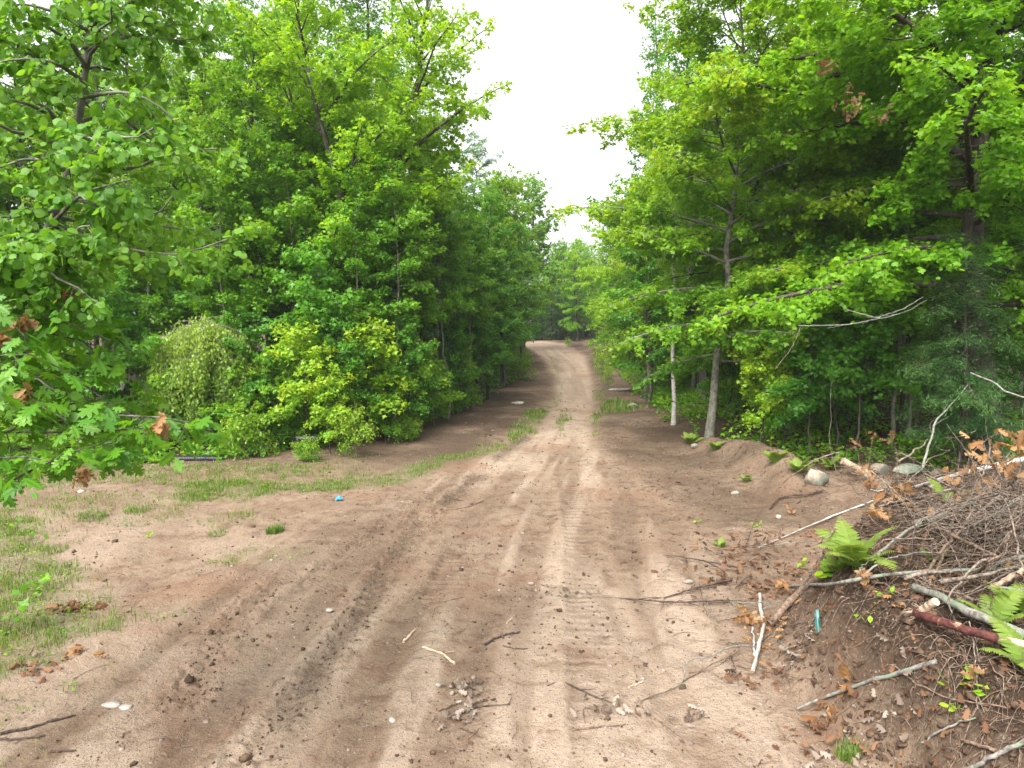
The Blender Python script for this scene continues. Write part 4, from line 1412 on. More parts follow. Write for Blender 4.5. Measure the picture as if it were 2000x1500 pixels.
M_CLOD = rock_mat('earth_clod', (.032, .020, .013), (.095, .060, .038))
fill(16, -1, 26, 60, .1, 2.2, ['sapling_a', 'sapling_b', 'maple_c'], 1.0, 'low leafy sapling along the far left road bank', 'saplings on the far left bank', (.6, 1.0), name='maple_sapling', cat='sapling', seed=29)
fill(16, 1, 28, 70, .2, 2.5, ['sapling_a', 'sapling_b', 'bright_sapling'], 1.0, 'low leafy sapling along the far right road bank', 'saplings on the far right bank', (.7, 1.1), name='maple_sapling', cat='sapling', seed=39)
build_undergrowth()
build_grass()
build_litter()

# ------------------------------------------------------------------ sticks, logs and branches lying about
TPL['pinna'] = leaf_tpl([(0, 0), (.13, .04), (.10, .12), (.155, .17), (.11, .25), (.15, .31), (.10, .39), (.13, .46), (.085, .54), (.105, .61), (.065, .69), (.075, .77), (.035, .85), (0, 1)], .1, .12)


def poly_ground(pts, n=14, wig=.01, seed=0):
    P = smooth_line(np.array([hit(*p) for p in pts]), n)
    g = np.random.default_rng(seed)
    P[1:-1] += g.normal(0, wig, (n - 2, 3)) * [1, 1, .4]
    return P


def branch(name, label, cat, pts, r, mat, forks=(), twigs=0, group=None, wig=.006, seed=None, is_deep=False, ends=None, leaves=None):
    """pts: (photo x, photo y, height over the ground) or, is_deep, (photo x, photo y, metres ahead)"""
    seed = seed if seed is not None else int(pts[0][0] * 7 + pts[0][1])
    g = np.random.default_rng(seed)

    def line(p):
        if is_deep:
            P = smooth_line(np.array([deep(*q) for q in p]), 14)
            P[1:-1] += g.normal(0, wig, (12, 3))
            return P
        return poly_ground(p, 14, wig, seed)
    P = line(pts)
    o = P[0].copy()
    b = Bag()
    lines = [(P, r)] + [(line(f[0]), f[1]) for f in forks]
    for Q_, rr in lines:
        rad = np.linspace(rr[0], rr[1], 14) * (1 + g.normal(0, .07, 14))
        V, Q = tubes((Q_ - o)[None], rad[None], 8 if rr[0] > .012 else 5)
        b.add(V, [Q])
        for e in (0, 13):                       # closed cut ends
            k = 8 if rr[0] > .012 else 5
            b.add(V[e * k:(e + 1) * k], [np.arange(k)[None] if e else np.arange(k)[::-1][None]])
    if twigs:
        sP, *_ = twigs_from(g, (P - o)[None], np.linalg.norm(np.diff(P, axis=0), axis=1).sum() / twigs, .15, .35, 42, 5, .06, .5, .25, .05)
        V, Q = tubes(sP, np.linspace(1, .4, 5)[None] * np.full((len(sP), 1), max(.0025, r[1] * .6)), 4)
        b.add(V, [Q])
    ob = obj(name, b.mesh(name, mat, True), None, tuple(o))
    return tag(ob, label, cat, group)


# the brush pile on the bank
branch('birch_pole', 'long pale birch pole slanting up to the right edge over the brush pile', 'branch', [(1482, 1069, .03), (1615, 1013, .05), (1706, 978, .12), (1874, 927, .35), (2040, 888, .5)], (.008, .034), M_BIRCHBARK, twigs=7)
branch('grey_stick', 'straight grey stick with cut end, midway up the bank below the birch pole', 'stick', [(1788, 1025, .05), (1850, 1001, .12), (1912, 976, .2)], (.026, .024), M_STICKGREY)
branch('thin_branch', 'thin brown branch rising steeply into the grey root tangle', 'branch', [(1804, 1132, .06), (1825, 1098, .15), (1853, 1060, .25), (1910, 1001, .38)], (.018, .008), M_STICK, twigs=5)
branch('forked_branch', 'forked pale branch with peeled end lying across the bank below the big fern', 'branch', [(1546, 1145, .07), (1600, 1142, .10), (1650, 1138, .12), (1685, 1126, .14), (1762, 1119, .12), (1850, 1114, .1), (1990, 1108, .12)], (.017, .014), M_STICKGREY,
       forks=[([(1685, 1126, .14), (1727, 1095, .2), (1790, 1079, .24), (1830, 1079, .22)], (.011, .005)), ([(1674, 1126, .14), (1684, 1106, .2), (1705, 1088, .24)], (.007, .003))])
branch('dark_log', 'dark brown log slanting down the bank edge under the forked branch', 'log', [(1502, 1218, .05), (1566, 1155, .06), (1613, 1118, .06)], (.036, .034), M_STICK)
branch('birch_stick', 'white birch stick lying downhill at the foot of the bank beside orange leaves', 'stick', [(1484, 1160, .05), (1487, 1197, .06), (1491, 1221, .07), (1480, 1268, .06), (1470, 1310, .03)], (.018, .020), M_BIRCHBARK)
branch('birch_twig', 'thinner white birch twig beside the thick one at the bank foot', 'twig', [(1470, 1225, .05), (1473, 1262, .05), (1474, 1290, .03)], (.009, .010), M_BIRCHBARK)
branch('lichen_log', 'grey lichen-covered log running down to the right edge behind the red branch', 'log', [(1786, 1146, .10), (1842, 1168, .12), (1895, 1195, .13), (1950, 1219, .13), (2030, 1254, .13)], (.030, .036), M_STICKGREY)
rb = branch('broken_red_branch', 'broken red-brown branch with splintered pale end on the bank', 'branch', [(1790, 1196, .10), (1828, 1210, .11), (1862, 1222, .12), (1930, 1242, .12), (1948, 1247, .12)], (.038, .034), M_RED)


def red_parts():
    o = np.array(rb.location)
    for pts, r, seed in (([(1946, 1246, .12), (1968, 1252, .12), (2015, 1264, .12)], (.034, .028), 3), ([(1796, 1198, .10), (1812, 1184, .17), (1828, 1175, .22)], (.032, .030), 4)):
        P = poly_ground(pts, 14, .003, seed)
        b = Bag()
        V, Q = tubes((P - o)[None], np.linspace(*r, 14)[None], 8)
        b.add(V, [Q])
        b.add(V[-8:], [np.arange(8)[None]])
        obj('pale_wood', b.mesh('pale_wood', M_STICKPALE, True), rb)
    g = np.random.default_rng(9)
    P0 = hit(1789, 1196, .10) - o
    b = Bag()
    n = 16
    d = nrm(np.array([-1, .1, -.1]) + g.normal(0, .45, (n, 3)))
    L = g.uniform(.04, .13, n)
    st = P0 + g.normal(0, .018, (n, 3)) + np.array([.03, 0, 0])
    PP = st[:, None] + d[:, None] * (L[:, None] * np.linspace(0, 1, 4)[None])[..., None]
    V, Q = tubes(PP, .006 * np.linspace(1, .15, 4)[None] * np.ones((n, 1)), 4)
    b.add(V, [Q])
    obj('splinters', b.mesh('splinters', M_STICKPALE, True), rb)


red_parts()
branch('birch_branch', 'long whitish birch stick low on the bare bank face above the road edge', 'stick', [(1556, 1384, .03), (1600, 1366, .04), (1650, 1347, .05), (1737, 1319, .06), (1828, 1292, .06)], (.012, .019), M_STICKGREY)
branch('crossing_twig', 'thin dark twig crossing the whitish birch stick on the bank face', 'twig', [(1748, 1301, .03), (1790, 1333, .06), (1846, 1361, .06), (1965, 1382, .04)], (.007, .006), M_STICK, twigs=4)
branch('dark_branch', 'dark bare branch poking out of the bank onto the dirt, upper one', 'branch', [(1296, 1083, .02), (1352, 1091, .05), (1400, 1100, .08), (1450, 1110, .08)], (.006, .014), M_STICKDARK, twigs=4)
branch('dark_branch', 'dark branch lying on the dirt below the other, pointing at the dead leaf bunch', 'branch', [(1296, 1168, .02), (1363, 1147, .05), (1430, 1132, .07)], (.008, .016), M_STICKDARK, twigs=6)
branch('dark_branch', 'many-twigged dark branch sprawling lowest on the dirt left of the bank', 'branch', [(1180, 1166, .015), (1240, 1170, .02), (1320, 1176, .04), (1420, 1172, .06)], (.004, .012), M_STICKDARK, twigs=9)
branch('arched_twig', 'long thin arching twig reaching from the birch stick onto the road', 'twig', [(1476, 1264, .05), (1430, 1263, .10), (1384, 1282, .12), (1341, 1291, .1), (1334, 1330, .04), (1310, 1345, .01)], (.008, .005), M_STICKGREY)
branch('straight_twig', 'long straight thin twig below the arching one at the road edge', 'twig', [(1448, 1268, .05), (1380, 1304, .03), (1310, 1345, .02), (1250, 1371, .01)], (.007, .005), M_STICK)
branch('bent_stick', 'dark bent stick on the berm left of the rounded boulder', 'stick', [(1503, 994, .02), (1524, 971, .06), (1570, 966, .06), (1610, 957, .06)], (.016, .020), M_STICKDARK)
branch('broken_log', 'short broken log with pale splintered end at the wood edge', 'log', [(1645, 900, .30), (1668, 912, .22), (1695, 926, .12)], (.075, .060), M_STICKPALE, wig=.003)
branch('hanging_root', 'thin pale root hanging down the bank face at far right', 'root', [(1893, 1214, .12), (1902, 1270, .10), (1905, 1320, .08), (1910, 1385, .04)], (.005, .004), M_ROOT)
branch('bare_twig', 'thin pale twig curving over the lower right corner of the bank', 'twig', [(1800, 1450, .03), (1850, 1420, .05), (1905, 1402, .04)], (.008, .006), M_STICKGREY)
branch('corner_branch', 'pale curved branch in the lower right corner', 'branch', [(1880, 1505, .03), (1935, 1478, .08), (2020, 1440, .10)], (.013, .015), M_STICKGREY)
branch('corner_stick', 'brown stick with pale core near the lower right corner', 'stick', [(1878, 1444, .03), (1915, 1456, .05), (1955, 1470, .04)], (.012, .014), M_STICK)
branch('pale_stick', 'pale stripped stick poking from the right edge above the ferns', 'stick', [(1935, 1150, .12), (1975, 1128, .18), (2030, 1100, .22)], (.022, .022), M_STICKPALE)
branch('leaning_stem', 'thin grey stem leaning from behind the boulders toward the young fir', 'stick', [(1802, 914, 11.2), (1820, 850, 11.6), (1828, 822, 11.8), (1858, 790, 12), (1890, 752, 12.1)], (.022, .008), M_STICKGREY, is_deep=True, twigs=3)
branch('pale_branch', 'pale bare branch bending down to the right edge under the young fir', 'branch', [(1895, 728, 11), (1940, 748, 10.8), (1965, 765, 10.7), (2030, 785, 10.5)], (.012, .018), M_STICKGREY, is_deep=True)
branch('dead_limb', 'long pale dead limb sagging in front of the dark right wood', 'branch', [(1810, 586, 12.4), (1770, 608, 12.2), (1720, 622, 12), (1650, 634, 11.9), (1560, 636, 12)], (.005, .010), M_STICKGREY, is_deep=True,
       forks=[([(1803, 580, 12.3), (1760, 605, 12.2), (1715, 620, 12.1)], (.006, .009)), ([(1655, 606, 12.3), (1690, 615, 12.1), (1720, 622, 12)], (.010, .009))], twigs=5)
branch('dead_limb', 'thin dead limb hanging below the long pale one before the right wood', 'branch', [(1563, 640, 12), (1545, 680, 12.1), (1515, 720, 12.2)], (.010, .006), M_STICK, is_deep=True, twigs=3)


def root_tangle():
    """grey mass of fine roots and twigs at the right edge"""
    g = np.random.default_rng(110)
    b = Bag()
    c0 = hit(1930, 1090, .05)
    n = 800
    P = np.zeros((n, 9, 3))
    st = c0 + g.normal(0, 1, (n, 3)) * [.50, .60, .22] + [.30, .1, .28]
    d = nrm(g.normal(0, 1, (n, 3)) * [1, .8, .7])
    L = g.uniform(.2, .85, n)
    t = np.linspace(0, 1, 9)
    P[:] = st[:, None] + d[:, None] * (L[:, None] * t)[..., None]
    P += (g.normal(0, .011, (n, 9, 3))).cumsum(1) + g.normal(0, .4, (n, 1, 3)) * (t * (1 - t))[None, :, None] * .5 * L[:, None, None]
    P[:, :, 2] = np.maximum(P[:, :, 2], relief(P[..., 0].ravel(), P[..., 1].ravel(), False).reshape(n, 9) + .01)
    V, Q = tubes(P - c0, np.where(g.uniform(0, 1, (n, 1)) < .12, g.uniform(.006, .014, (n, 1)), g.uniform(.0013, .0045, (n, 1))) * np.linspace(1, .4, 9)[None], 4)
    b.add(V, [Q])
    o = obj('root_tangle', b.mesh('root_tangle', M_ROOT, True), None, tuple(c0))
    tag(o, 'tangle of fine dry grey roots and twigs at the right edge of the bank', 'brush')


root_tangle()
_g = random.Random(77)
for k in range(22):
    a0, b0 = _g.uniform(1700, 1960), _g.uniform(985, 1170)
    an = _g.gauss(-.35, .45)
    ll = _g.uniform(90, 260)
    branch('brush_stick', 'grey-brown forked stick jutting out of the root tangle on the bank', 'stick',
           [(a0, b0, _g.uniform(.05, .3)), (a0 + .5 * ll * math.cos(an), b0 + .5 * ll * math.sin(an) + _g.uniform(-8, 8), _g.uniform(.15, .4)), (a0 + ll * math.cos(an), b0 + ll * math.sin(an), _g.uniform(.1, .5))],
           (_g.uniform(.009, .02), _g.uniform(.004, .008)), _g.choice([M_STICKGREY, M_STICK, M_STICK, M_STICKDARK, M_ROOT]), twigs=_g.randrange(3, 8), group='sticks in the brush pile', seed=300 + k)

for k in range(26):
    a0, b0 = _g.uniform(1330, 1560), _g.uniform(1060, 1300)
    a0 = max(a0, 1330 + (b0 - 1060) * .45)
    an = _g.gauss(.1, .9)
    ll = _g.uniform(40, 130)
    branch('dead_twig', 'thin dead twig lying at the foot of the bank among brown leaves', 'twig',
           [(a0, b0, .02), (a0 + .5 * ll * math.cos(an), b0 + .4 * ll * math.sin(an), _g.uniform(.03, .12)), (a0 + ll * math.cos(an), b0 + .7 * ll * math.sin(an), _g.uniform(.02, .10))],
           (_g.uniform(.004, .008), .003), _g.choice([M_STICKGREY, M_STICK, M_STICKDARK, M_STICKDARK]), twigs=_g.randrange(3, 8), group='twigs at the foot of the bank', seed=400 + k)

# dead leaves still bunched on the cut branches
for i, (px, py, lift, nl, sz, sp, lab) in enumerate([
        (1700, 930, .22, 16, .13, .07, 'bright orange bunch of dead oak leaves beside the broken log'),
        (1755, 958, .2, 14, .12, .07, 'orange-brown bunch of dead leaves just above the birch pole'),
        (1712, 1000, .15, 12, .11, .06, 'rusty dead leaf bunch right behind the tip of the big fern'),
        (1870, 975, .18, 22, .13, .10, 'wide brown dead leaf bunch between birch pole and grey stick'),
        (1930, 880, .75, 16, .12, .09, 'orange dead leaf bunch standing highest near the right edge'),
        (1965, 905, .6, 16, .12, .09, 'orange dead leaf bunch low beside the highest one at right edge'),
        (1985, 860, .85, 12, .11, .07, 'dead leaf bunch cut off by the right edge above the birch pole'),
        (1668, 868, .5, 9, .10, .05, 'tan dead leaves on a thin stem left of the others before dark wood'),
        (1702, 850, .6, 9, .10, .05, 'tan dead leaves in the middle of three bunches before dark wood'),
        (1742, 848, .62, 11, .10, .06, 'tan dead leaves nearest the fir of three bunches before dark wood'),
        (1475, 1212, .08, 20, .11, .08, 'pale orange dead leaves heaped across the white birch stick'),
        (1415, 1128, .08, 34, .085, .11, 'dark brown bunch of shrivelled leaves on the dirt by dark branches'),
        (1545, 1000, .04, 14, .07, .06, 'small rusty leaf heap on the dirt below the bent stick'),
        (1690, 1125, .10, 9, .09, .05, 'brown withered leaves inside the foot of the big fern'),
        (1648, 1340, .10, 6, .13, .03, 'upright folded tan leaf above the whitish birch stick'),
        (1625, 1390, .08, 9, .12, .05, 'yellowish brown curled leaves at the lower end of the birch stick'),
        (1430, 1318, .04, 8, .07, .025, 'dark shrivelled leaf ball on the dirt left of the birch stick tip'),
        (1470, 1338, .04, 8, .07, .025, 'dark shrivelled leaf ball right below the birch stick tip'),
        (1900, 1320, .06, 8, .09, .05, 'small orange leaf bunch beside the thin hanging root'),
        (1535, 1148, .08, 12, .09, .06, 'orange brown leaves under the peeled end of the forked branch'),
        (1500, 1060, .08, 22, .07, .12, 'scattered brown shrivelled leaves at the upper bank edge left of the fern')]):
    p = hit(px, py, lift)
    o = thing('dead_leaf_bunch', lab, 'dead leaves', p)
    obj('foliage', dead_cluster(nl, sz, M_DEADDARK if ('dark' in lab and 'wood' not in lab) or 'scattered' in lab else M_DEAD, 200 + i, sp, .5), o)
    foot = {1668: (1678, 930), 1702: (1690, 935), 1742: (1752, 940), 1930: (1985, 985)}.get(px)
    q = hit(*foot) - p if foot else np.array([.12 - .02 * (i % 5), .10, -max(.04, lift * .9)])
    bs = Bag()
    SP_ = smooth_line(np.array([q, q * .5 + [.03, -.02, .02 + .1 * abs(q[2])], [0, 0, 0]]), 10)
    V_, Q_ = tubes(SP_[None], np.linspace(.008, .003, 10)[None], 5)
    bs.add(V_, [Q_])
    obj('stem', bs.mesh('stem', M_STICK, True), o)
# sticks on the road
for pts, r, mt, fk, tw, lab in [
        ([(946, 1259), (972, 1244), (1016, 1233)], (.013, .008), M_STICKDARK, (), 5, 'dark twiggy stick in the middle of the road, upper of a pair'),
        ([(982, 1261), (1005, 1267), (1031, 1267)], (.007, .006), M_STICKDARK, (), 3, 'thin dark stick just below the twiggy one mid-road'),
        ([(826, 1264), (864, 1277), (888, 1297)], (.011, .014), M_STICKPALE, [([(866, 1277), (875, 1274), (886, 1272)], (.006, .004))], 0, 'pale forked stick lying left of the dark twiggy pair'),
        ([(788, 1254), (798, 1243), (811, 1229)], (.016, .010), M_STICKPALE, (), 0, 'short thick pale stick left of the forked stick'),
        ([(770, 1243), (769, 1260), (783, 1267)], (.006, .005), M_STICK, (), 2, 'small curled twig left of the short thick pale stick'),
        ([(864, 998), (916, 989), (945, 977)], (.014, .008), M_STICK, (), 0, 'long curved stick lying farthest up the road'),
        ([(864, 968), (884, 974), (905, 978)], (.009, .007), M_STICKDARK, (), 2, 'dark twig just above the long curved stick up the road'),
        ([(893, 1388), (935, 1380), (996, 1376)], (.010, .006), M_STICKDARK, (), 3, 'dark stick over grey dry leaves in the lower middle of road'),
        ([(856, 1389), (880, 1380), (902, 1368)], (.006, .004), M_STICKDARK, (), 2, 'thin twig left of the grey dry leaves'),
        ([(1050, 1430), (1120, 1425), (1170, 1420), (1222, 1415)], (.010, .006), M_STICK, (), 3, 'long nearly straight stick near the bottom of the road'),
        ([(1068, 1340), (1100, 1332), (1168, 1364), (1210, 1379)], (.006, .009), M_STICKDARK, (), 6, 'crooked dark twig right of the grey dry leaves'),
        ([(1246, 1363), (1264, 1393), (1304, 1424), (1334, 1450)], (.007, .013), M_STICK, (), 4, 'crooked stick running toward the bottom edge right of road middle'),
        ([(857, 1414), (878, 1432)], (.007, .006), M_STICK, (), 0, 'short twig below the grey dry leaves, left one'),
        ([(896, 1420), (944, 1441)], (.006, .005), M_STICKDARK, (), 1, 'short dark twig below the grey dry leaves, right one'),
        ([(0, 1434), (60, 1420), (148, 1396)], (.014, .007), M_STICKDARK, (), 2, 'long dark stick at the left edge of the dirt, upper of two'),
        ([(-6, 1444), (40, 1443), (88, 1436)], (.012, .007), M_STICKDARK, (), 0, 'dark stick at the left edge just below the long one'),
        ([(98, 1468), (148, 1466)], (.008, .008), M_STICKDARK, (), 0, 'short dark stick right of the two at the left edge'),
        ([(236, 1006), (258, 1030), (282, 1043)], (.006, .006), M_STICKGREY, (), 0, 'thin whitish twig on the weedy ground at left'),
        ([(118, 1195), (110, 1212), (140, 1232)], (.006, .005), M_STICKGREY, (), 0, 'curved whitish twig beside the red-brown leaf heap'),
        ([(858, 1175), (880, 1172), (905, 1166)], (.006, .005), M_STICK, (), 1, 'small twig across the tread marks mid-road'),
        ([(990, 1217), (1000, 1206)], (.007, .006), M_STICKPALE, (), 0, 'tiny pale chip of wood above the dark twiggy stick'),
        ([(1228, 1342), (1256, 1331)], (.009, .008), M_STICKPALE, (), 0, 'short pale bit of wood left of the arching twig tip')]:
    branch('fallen_stick', lab, 'stick', [(a, b_, r[0] * .7) for a, b_ in pts], r, mt, forks=[([(a, b_, .01) for a, b_ in f], q) for f, q in fk], twigs=tw, wig=.004)


# ------------------------------------------------------------------ rocks
def rock(label, px, py, w_, h_, dep, mat, seed, name='boulder', sink=.25, rot=0, cat='rock'):
    g = np.random.default_rng(seed)
    nu, nv = 28, 18
    u = np.linspace(0, 2 * math.pi, nu, endpoint=False)
    v = np.linspace(.02, math.pi - .02, nv)
    U, Vv = np.meshgrid(u, v)
    d = np.stack([np.cos(U) * np.sin(Vv), np.sin(U) * np.sin(Vv), np.cos(Vv)], -1).reshape(-1, 3)
    rr = 1 + .55 * fbm(d[:, 0] * 1.3 + seed + d[:, 2], d[:, 1] * 1.3 + d[:, 2] * .7, seed, 3) + .10 * fbm(d[:, 0] * 6, d[:, 1] * 6 + d[:, 2] * 5, seed + 3, 2)
    for k in range(5):                                   # flattened facets
        nn = nrm(g.normal(0, 1, 3))
        q = d @ nn * rr
        rr = np.where(q > .72, rr * (1 - (q - .72) / np.maximum(q, .01) * .75), rr)
    V = d * rr[:, None] * [w_ / 2, dep / 2, h_ / 2]
    i = np.arange(nv - 1)[:, None] * nu
    j = np.arange(nu)[None]
    Q = np.stack([i + j, i + nu + j, i + nu + (j + 1) % nu, i + (j + 1) % nu], -1).reshape(-1, 4)
    b = Bag()
    b.add(V, [Q, np.arange(nu)[None], (np.arange(nu)[::-1] + (nv - 1) * nu)[None]])
    p = hit(px, py)
    p[2] = relief(np.array([p[0]]), np.array([p[1] + dep * .3]), False)[0] + h_ * (.5 - sink)
    o = obj(name, b.mesh(name, mat, True), None, (p[0], p[1] + dep * .3, p[2]))
    o.rotation_euler = (0, 0, rot)
    tag(o, label, cat)


rock('rounded tan boulder at the right wood edge left of the broken log', 1597, 948, .46, .40, .4, M_ROCK, 1, rot=.4)
rock('flat lichen-covered stone behind the orange leaves at right wood edge', 1782, 928, .62, .26, .45, M_ROCKGREEN, 2)
rock('reddish stone right of the flat lichen stone', 1835, 932, .28, .2, .25, M_ROCK, 3)
rock('tan stone half hidden behind the bright orange leaves', 1722, 925, .34, .28, .3, M_ROCK, 4)
rock('small flat stone half sunk in the dirt berm on the right', 1437, 966, .15, .10, .13, M_ROCK, 5, 'stone', .35)
rock('small stone on the berm below the lichen-marked maple', 1357, 876, .18, .15, .16, M_ROCK, 6, 'stone')
rock('grey stone lying under the rusty leaf heap on the dirt', 1521, 1013, .10, .08, .09, M_ROCKPALE, 7, 'stone')
rock('pale oval stone set flush in the dirt, lower left', 214, 1383, .17, .05, .11, M_ROCKPALE, 8, 'stone', .3)
rock('paler flat stone right of the oval stone, lower left', 241, 1384, .13, .035, .09, M_ROCKPALE, 9, 'stone', .35)
rock('small grey pebble standing proud on the road near the bottom', 766, 1413, .06, .05, .05, M_ROCKPALE, 10, 'stone', .15)
rock('white stone on the dirt between the left tracks', 643, 1197, .09, .05, .07, M_ROCKPALE, 11, 'stone')
rock('pale boulder high on the left road bank', 936, 781, .36, .26, .3, M_ROCKPALE, 12)
rock('pale flat stone left of the grass strip on the bank', 1012, 791, .5, .16, .3, M_ROCKPALE, 13)
rock('pale grey slab on the right verge of the far road', 1212, 762, 1.3, .14, .8, M_ROCKPALE, 14, 'slab', .3)
rock('mauve stone on the right verge nearer than the grey slab', 1236, 796, .45, .22, .3, M_ROCK, 15)
rock('flat tan stone by the tread marks at the bank foot', 1345, 1140, .13, .05, .10, M_ROCK, 16, 'stone', .3)
rock('pinkish stone in the road below the pale forked stick', 855, 1342, .07, .04, .06, M_ROCK, 17, 'stone')
rock('small white stone on the dirt left of the grass strip', 357 - 200, 962, .14, .08, .1, M_ROCKPALE, 18, 'stone')


# ------------------------------------------------------------------ ferns
def frond_mesh(seed, L, arch, width=.26):
    g = np.random.default_rng(seed)
    b = Bag()
    t = np.linspace(0, 1, 16)
    el = R(80) - R(arch) * t ** 1.1
    st = L / 15
    P = np.zeros((16, 3))
    P[1:, 0] = (np.cos(el[:-1]) * st).cumsum()
    P[1:, 2] = (np.sin(el[:-1]) * st).cumsum()
    P[:, 1] = .04 * L * np.sin(t * 2 + seed)
    V, Q = tubes(P[None], (.0035 * (1 - t) + .0008)[None], 4)
    b.add(V, [Q], tint=.3, young=0.)
    n = 26
    s = np.linspace(.14, .985, n)
    p = np.stack([np.interp(s, t, P[:, k]) for k in range(3)], -1)
    T = nrm(np.stack([np.interp(s, t, np.gradient(P[:, k])) for k in range(3)], -1))
    side = nrm(np.cross(T, np.cross(T, np.array([0, 0, 1.0]) + 1e-3) * -1 + 0))
    lat = nrm(np.cross(T, np.array([0., 0, 1.0])))
    up = np.cross(lat, T)
    wl = L * width * np.interp(s, [.1, .3, .45, .75, 1], [.45, .9, 1, .62, .06])
    for sg in (-1, 1):
        ax = nrm(lat * sg * 1.0 + T * .38 + g.normal(0, .05, (n, 3)) - np.array([0, 0, .12]))
        no = nrm(up + g.normal(0, .12, (n, 3)) - ax * (up * ax).sum(1, keepdims=True))
        leaves_into(b, 'pinna', p, ax, no, wl * g.uniform(.92, 1.06, n), g.uniform(.2, 1, n), np.interp(s, [0, 1], [0, .7]))
    return b.mesh('frond', M_FERN, False)


FROND = [frond_mesh(k, 1.0, a) for k, a in enumerate((55, 75, 95, 80))]


def fern(px, py, size, n, label, seed, lift=0, group=None):
    g = random.Random(seed)
    p = hit(px, py, lift)
    p[2] -= .02 + lift
    r = thing('fern', label, 'fern', p, group)
    for k in range(n):
        o = obj('frond', FROND[g.randrange(4)], r)
        o.rotation_euler = (g.gauss(0, .12), g.uniform(-.1, .35), k * 6.283 / n + g.uniform(-.35, .35))
        q = size * g.uniform(.7, 1.15)
        o.scale = (q, q, q)
    return r


fern(1672, 1112, .58, 9, 'big bright green fern on top of the earth bank', 1)
fern(1640, 1118, .34, 7, 'small bright fern at the left foot of the big fern', 6)
fern(1945, 1222, .38, 5, 'upright bright fern between the lichen log and the right edge', 2)
fern(1995, 1205, .36, 6, 'fern cut off by the right edge behind the lichen log', 3)
fern(2005, 1310, .42, 6, 'bright fern at the right edge under the red branch', 4)
fern(1822, 1095, .22, 4, 'small yellowish fern by the thin brown branch', 5)
fern(1457, 942, .32, 7, 'small fern on the dirt berm below the right wood', 7)
fern(1408, 1068, .22, 4, 'tiny pale fern on the dirt left of the bank', 8)
fern(1562, 925, .45, 11, 'green fern behind the rounded boulder, left side', 9)
fern(1625, 918, .45, 11, 'green fern behind the rounded boulder, right side', 10)
fern(1350, 868, .42, 11, 'fern at the foot of the lichen-marked maple', 11)
fern(1395, 880, .36, 10, 'low fern right of the lichen-marked maple trunk', 12)
fern(1850, 985, .4, 6, 'fern growing behind the grey stick in the brush', 13)
fern(1512, 905, .45, 7, 'fern in the shade under the pale yellow-green sapling', 14)


# ------------------------------------------------------------------ small plants
def leafy(px, py, h, n, sz, label, seed, mat=None, tpl='oval', name='seedling', cat='plant', spread=.5):
    g = np.random.default_rng(seed)
    b, wd = Bag(), Bag()
    p = hit(px, py)
    m = max(2, n // 7)
    az = g.uniform(0, 6.28, m)
    t = np.linspace(0, 1, 5)
    P = np.stack([np.cos(az)[:, None] * t * h * spread, np.sin(az)[:, None] * t * h * spread, t[None] * h * g.uniform(.6, 1, (m, 1))], -1)
    V, Q = tubes(P, .003 * np.linspace(1, .5, 5)[None] * np.ones((m, 1)), 4)
    wd.add(V, [Q])
    leaf_along(g, b, tpl, P, h / 5, .3, sz, .45, .2, lambda p, s, i: g.uniform(-.3, .6, len(s)), .02, None, .8, 2)
    r = thing(name, label, cat, p)
    obj('stems', wd.mesh('stems', M_STICK), r)
    obj('foliage', b.mesh('foliage', mat or M_SHRUB, False), r)


leafy(1862, 1352, .22, 16, .065, 'small bright leafy plant on the bank face below the whitish stick', 1)
leafy(1880, 1412, .14, 14, .055, 'small green plant low on the bank left of the hanging root', 2)
leafy(1932, 1378, .12, 10, .05, 'tiny green plant right of the hanging root', 3)
leafy(1690, 1215, .14, 14, .05, 'little green plant on the bare bank face below the forked branch', 4)
leafy(1560, 1110, .16, 14, .06, 'bright leafy weed on the bank edge left of the ferns', 5)
leafy(1622, 1128, .12, 8, .10, 'pale round-leaved weed beside the dark log top', 6)
leafy(1728, 1165, .08, 7, .05, 'tiny green sprout under the forked branch', 7)
leafy(1478, 1030, .07, 7, .045, 'tiny green sprout on the bare dirt right of the road', 8)
leafy(1362, 1022, .07, 7, .045, 'tiny green sprout on the dirt between road and bank', 9)
leafy(10, 1240, .75, 50, .10, 'green leafy sapling growing in the grass at the left edge', 11, M_OAK, 'maple', 'maple_sapling', 'sapling')
leafy(35, 1120, .8, 40, .06, 'thin weedy bush with reddish stems at the left edge', 12, M_MAPLE, 'oval', 'weed_bush', 'bush')
leafy(290, 1050, .10, 12, .05, 'small green weed beside the whitish twig', 13)


def tuft(px, py, n, h, rad, label, seed):
    g = np.random.default_rng(seed)
    p = hit(px, py)
    a, r = g.uniform(0, 6.28, n), rad * np.sqrt(g.uniform(0, 1, n))
    b = Bag()
    blades(g, p[0] + np.cos(a) * r, p[1] + np.sin(a) * r, h * g.uniform(.5, 1.1, n), g.uniform(.004, .008, n), b, .7, .1)
    b.V = [v - p for v in b.V]
    tag(obj('grass_tuft', b.mesh('grass_tuft', M_GRASS, False), None, tuple(p)), label, 'grass tuft')


tuft(537, 1040, 420, .13, .13, 'lone bright green grass tuft on the dirt left of the road', 1)
tuft(1657, 1480, 160, .10, .09, 'yellowish grass tuft at the bottom edge by the bank foot', 2)
tuft(425, 1045, 130, .08, .15, 'thin grass tuft between the whitish twig and the lone tuft', 3)
tuft(268, 1000, 220, .10, .2, 'spreading grass tuft above the whitish twig', 4)
tuft(180, 1010, 260, .11, .25, 'grass tuft on the weedy ground nearest the oak leaves', 5)

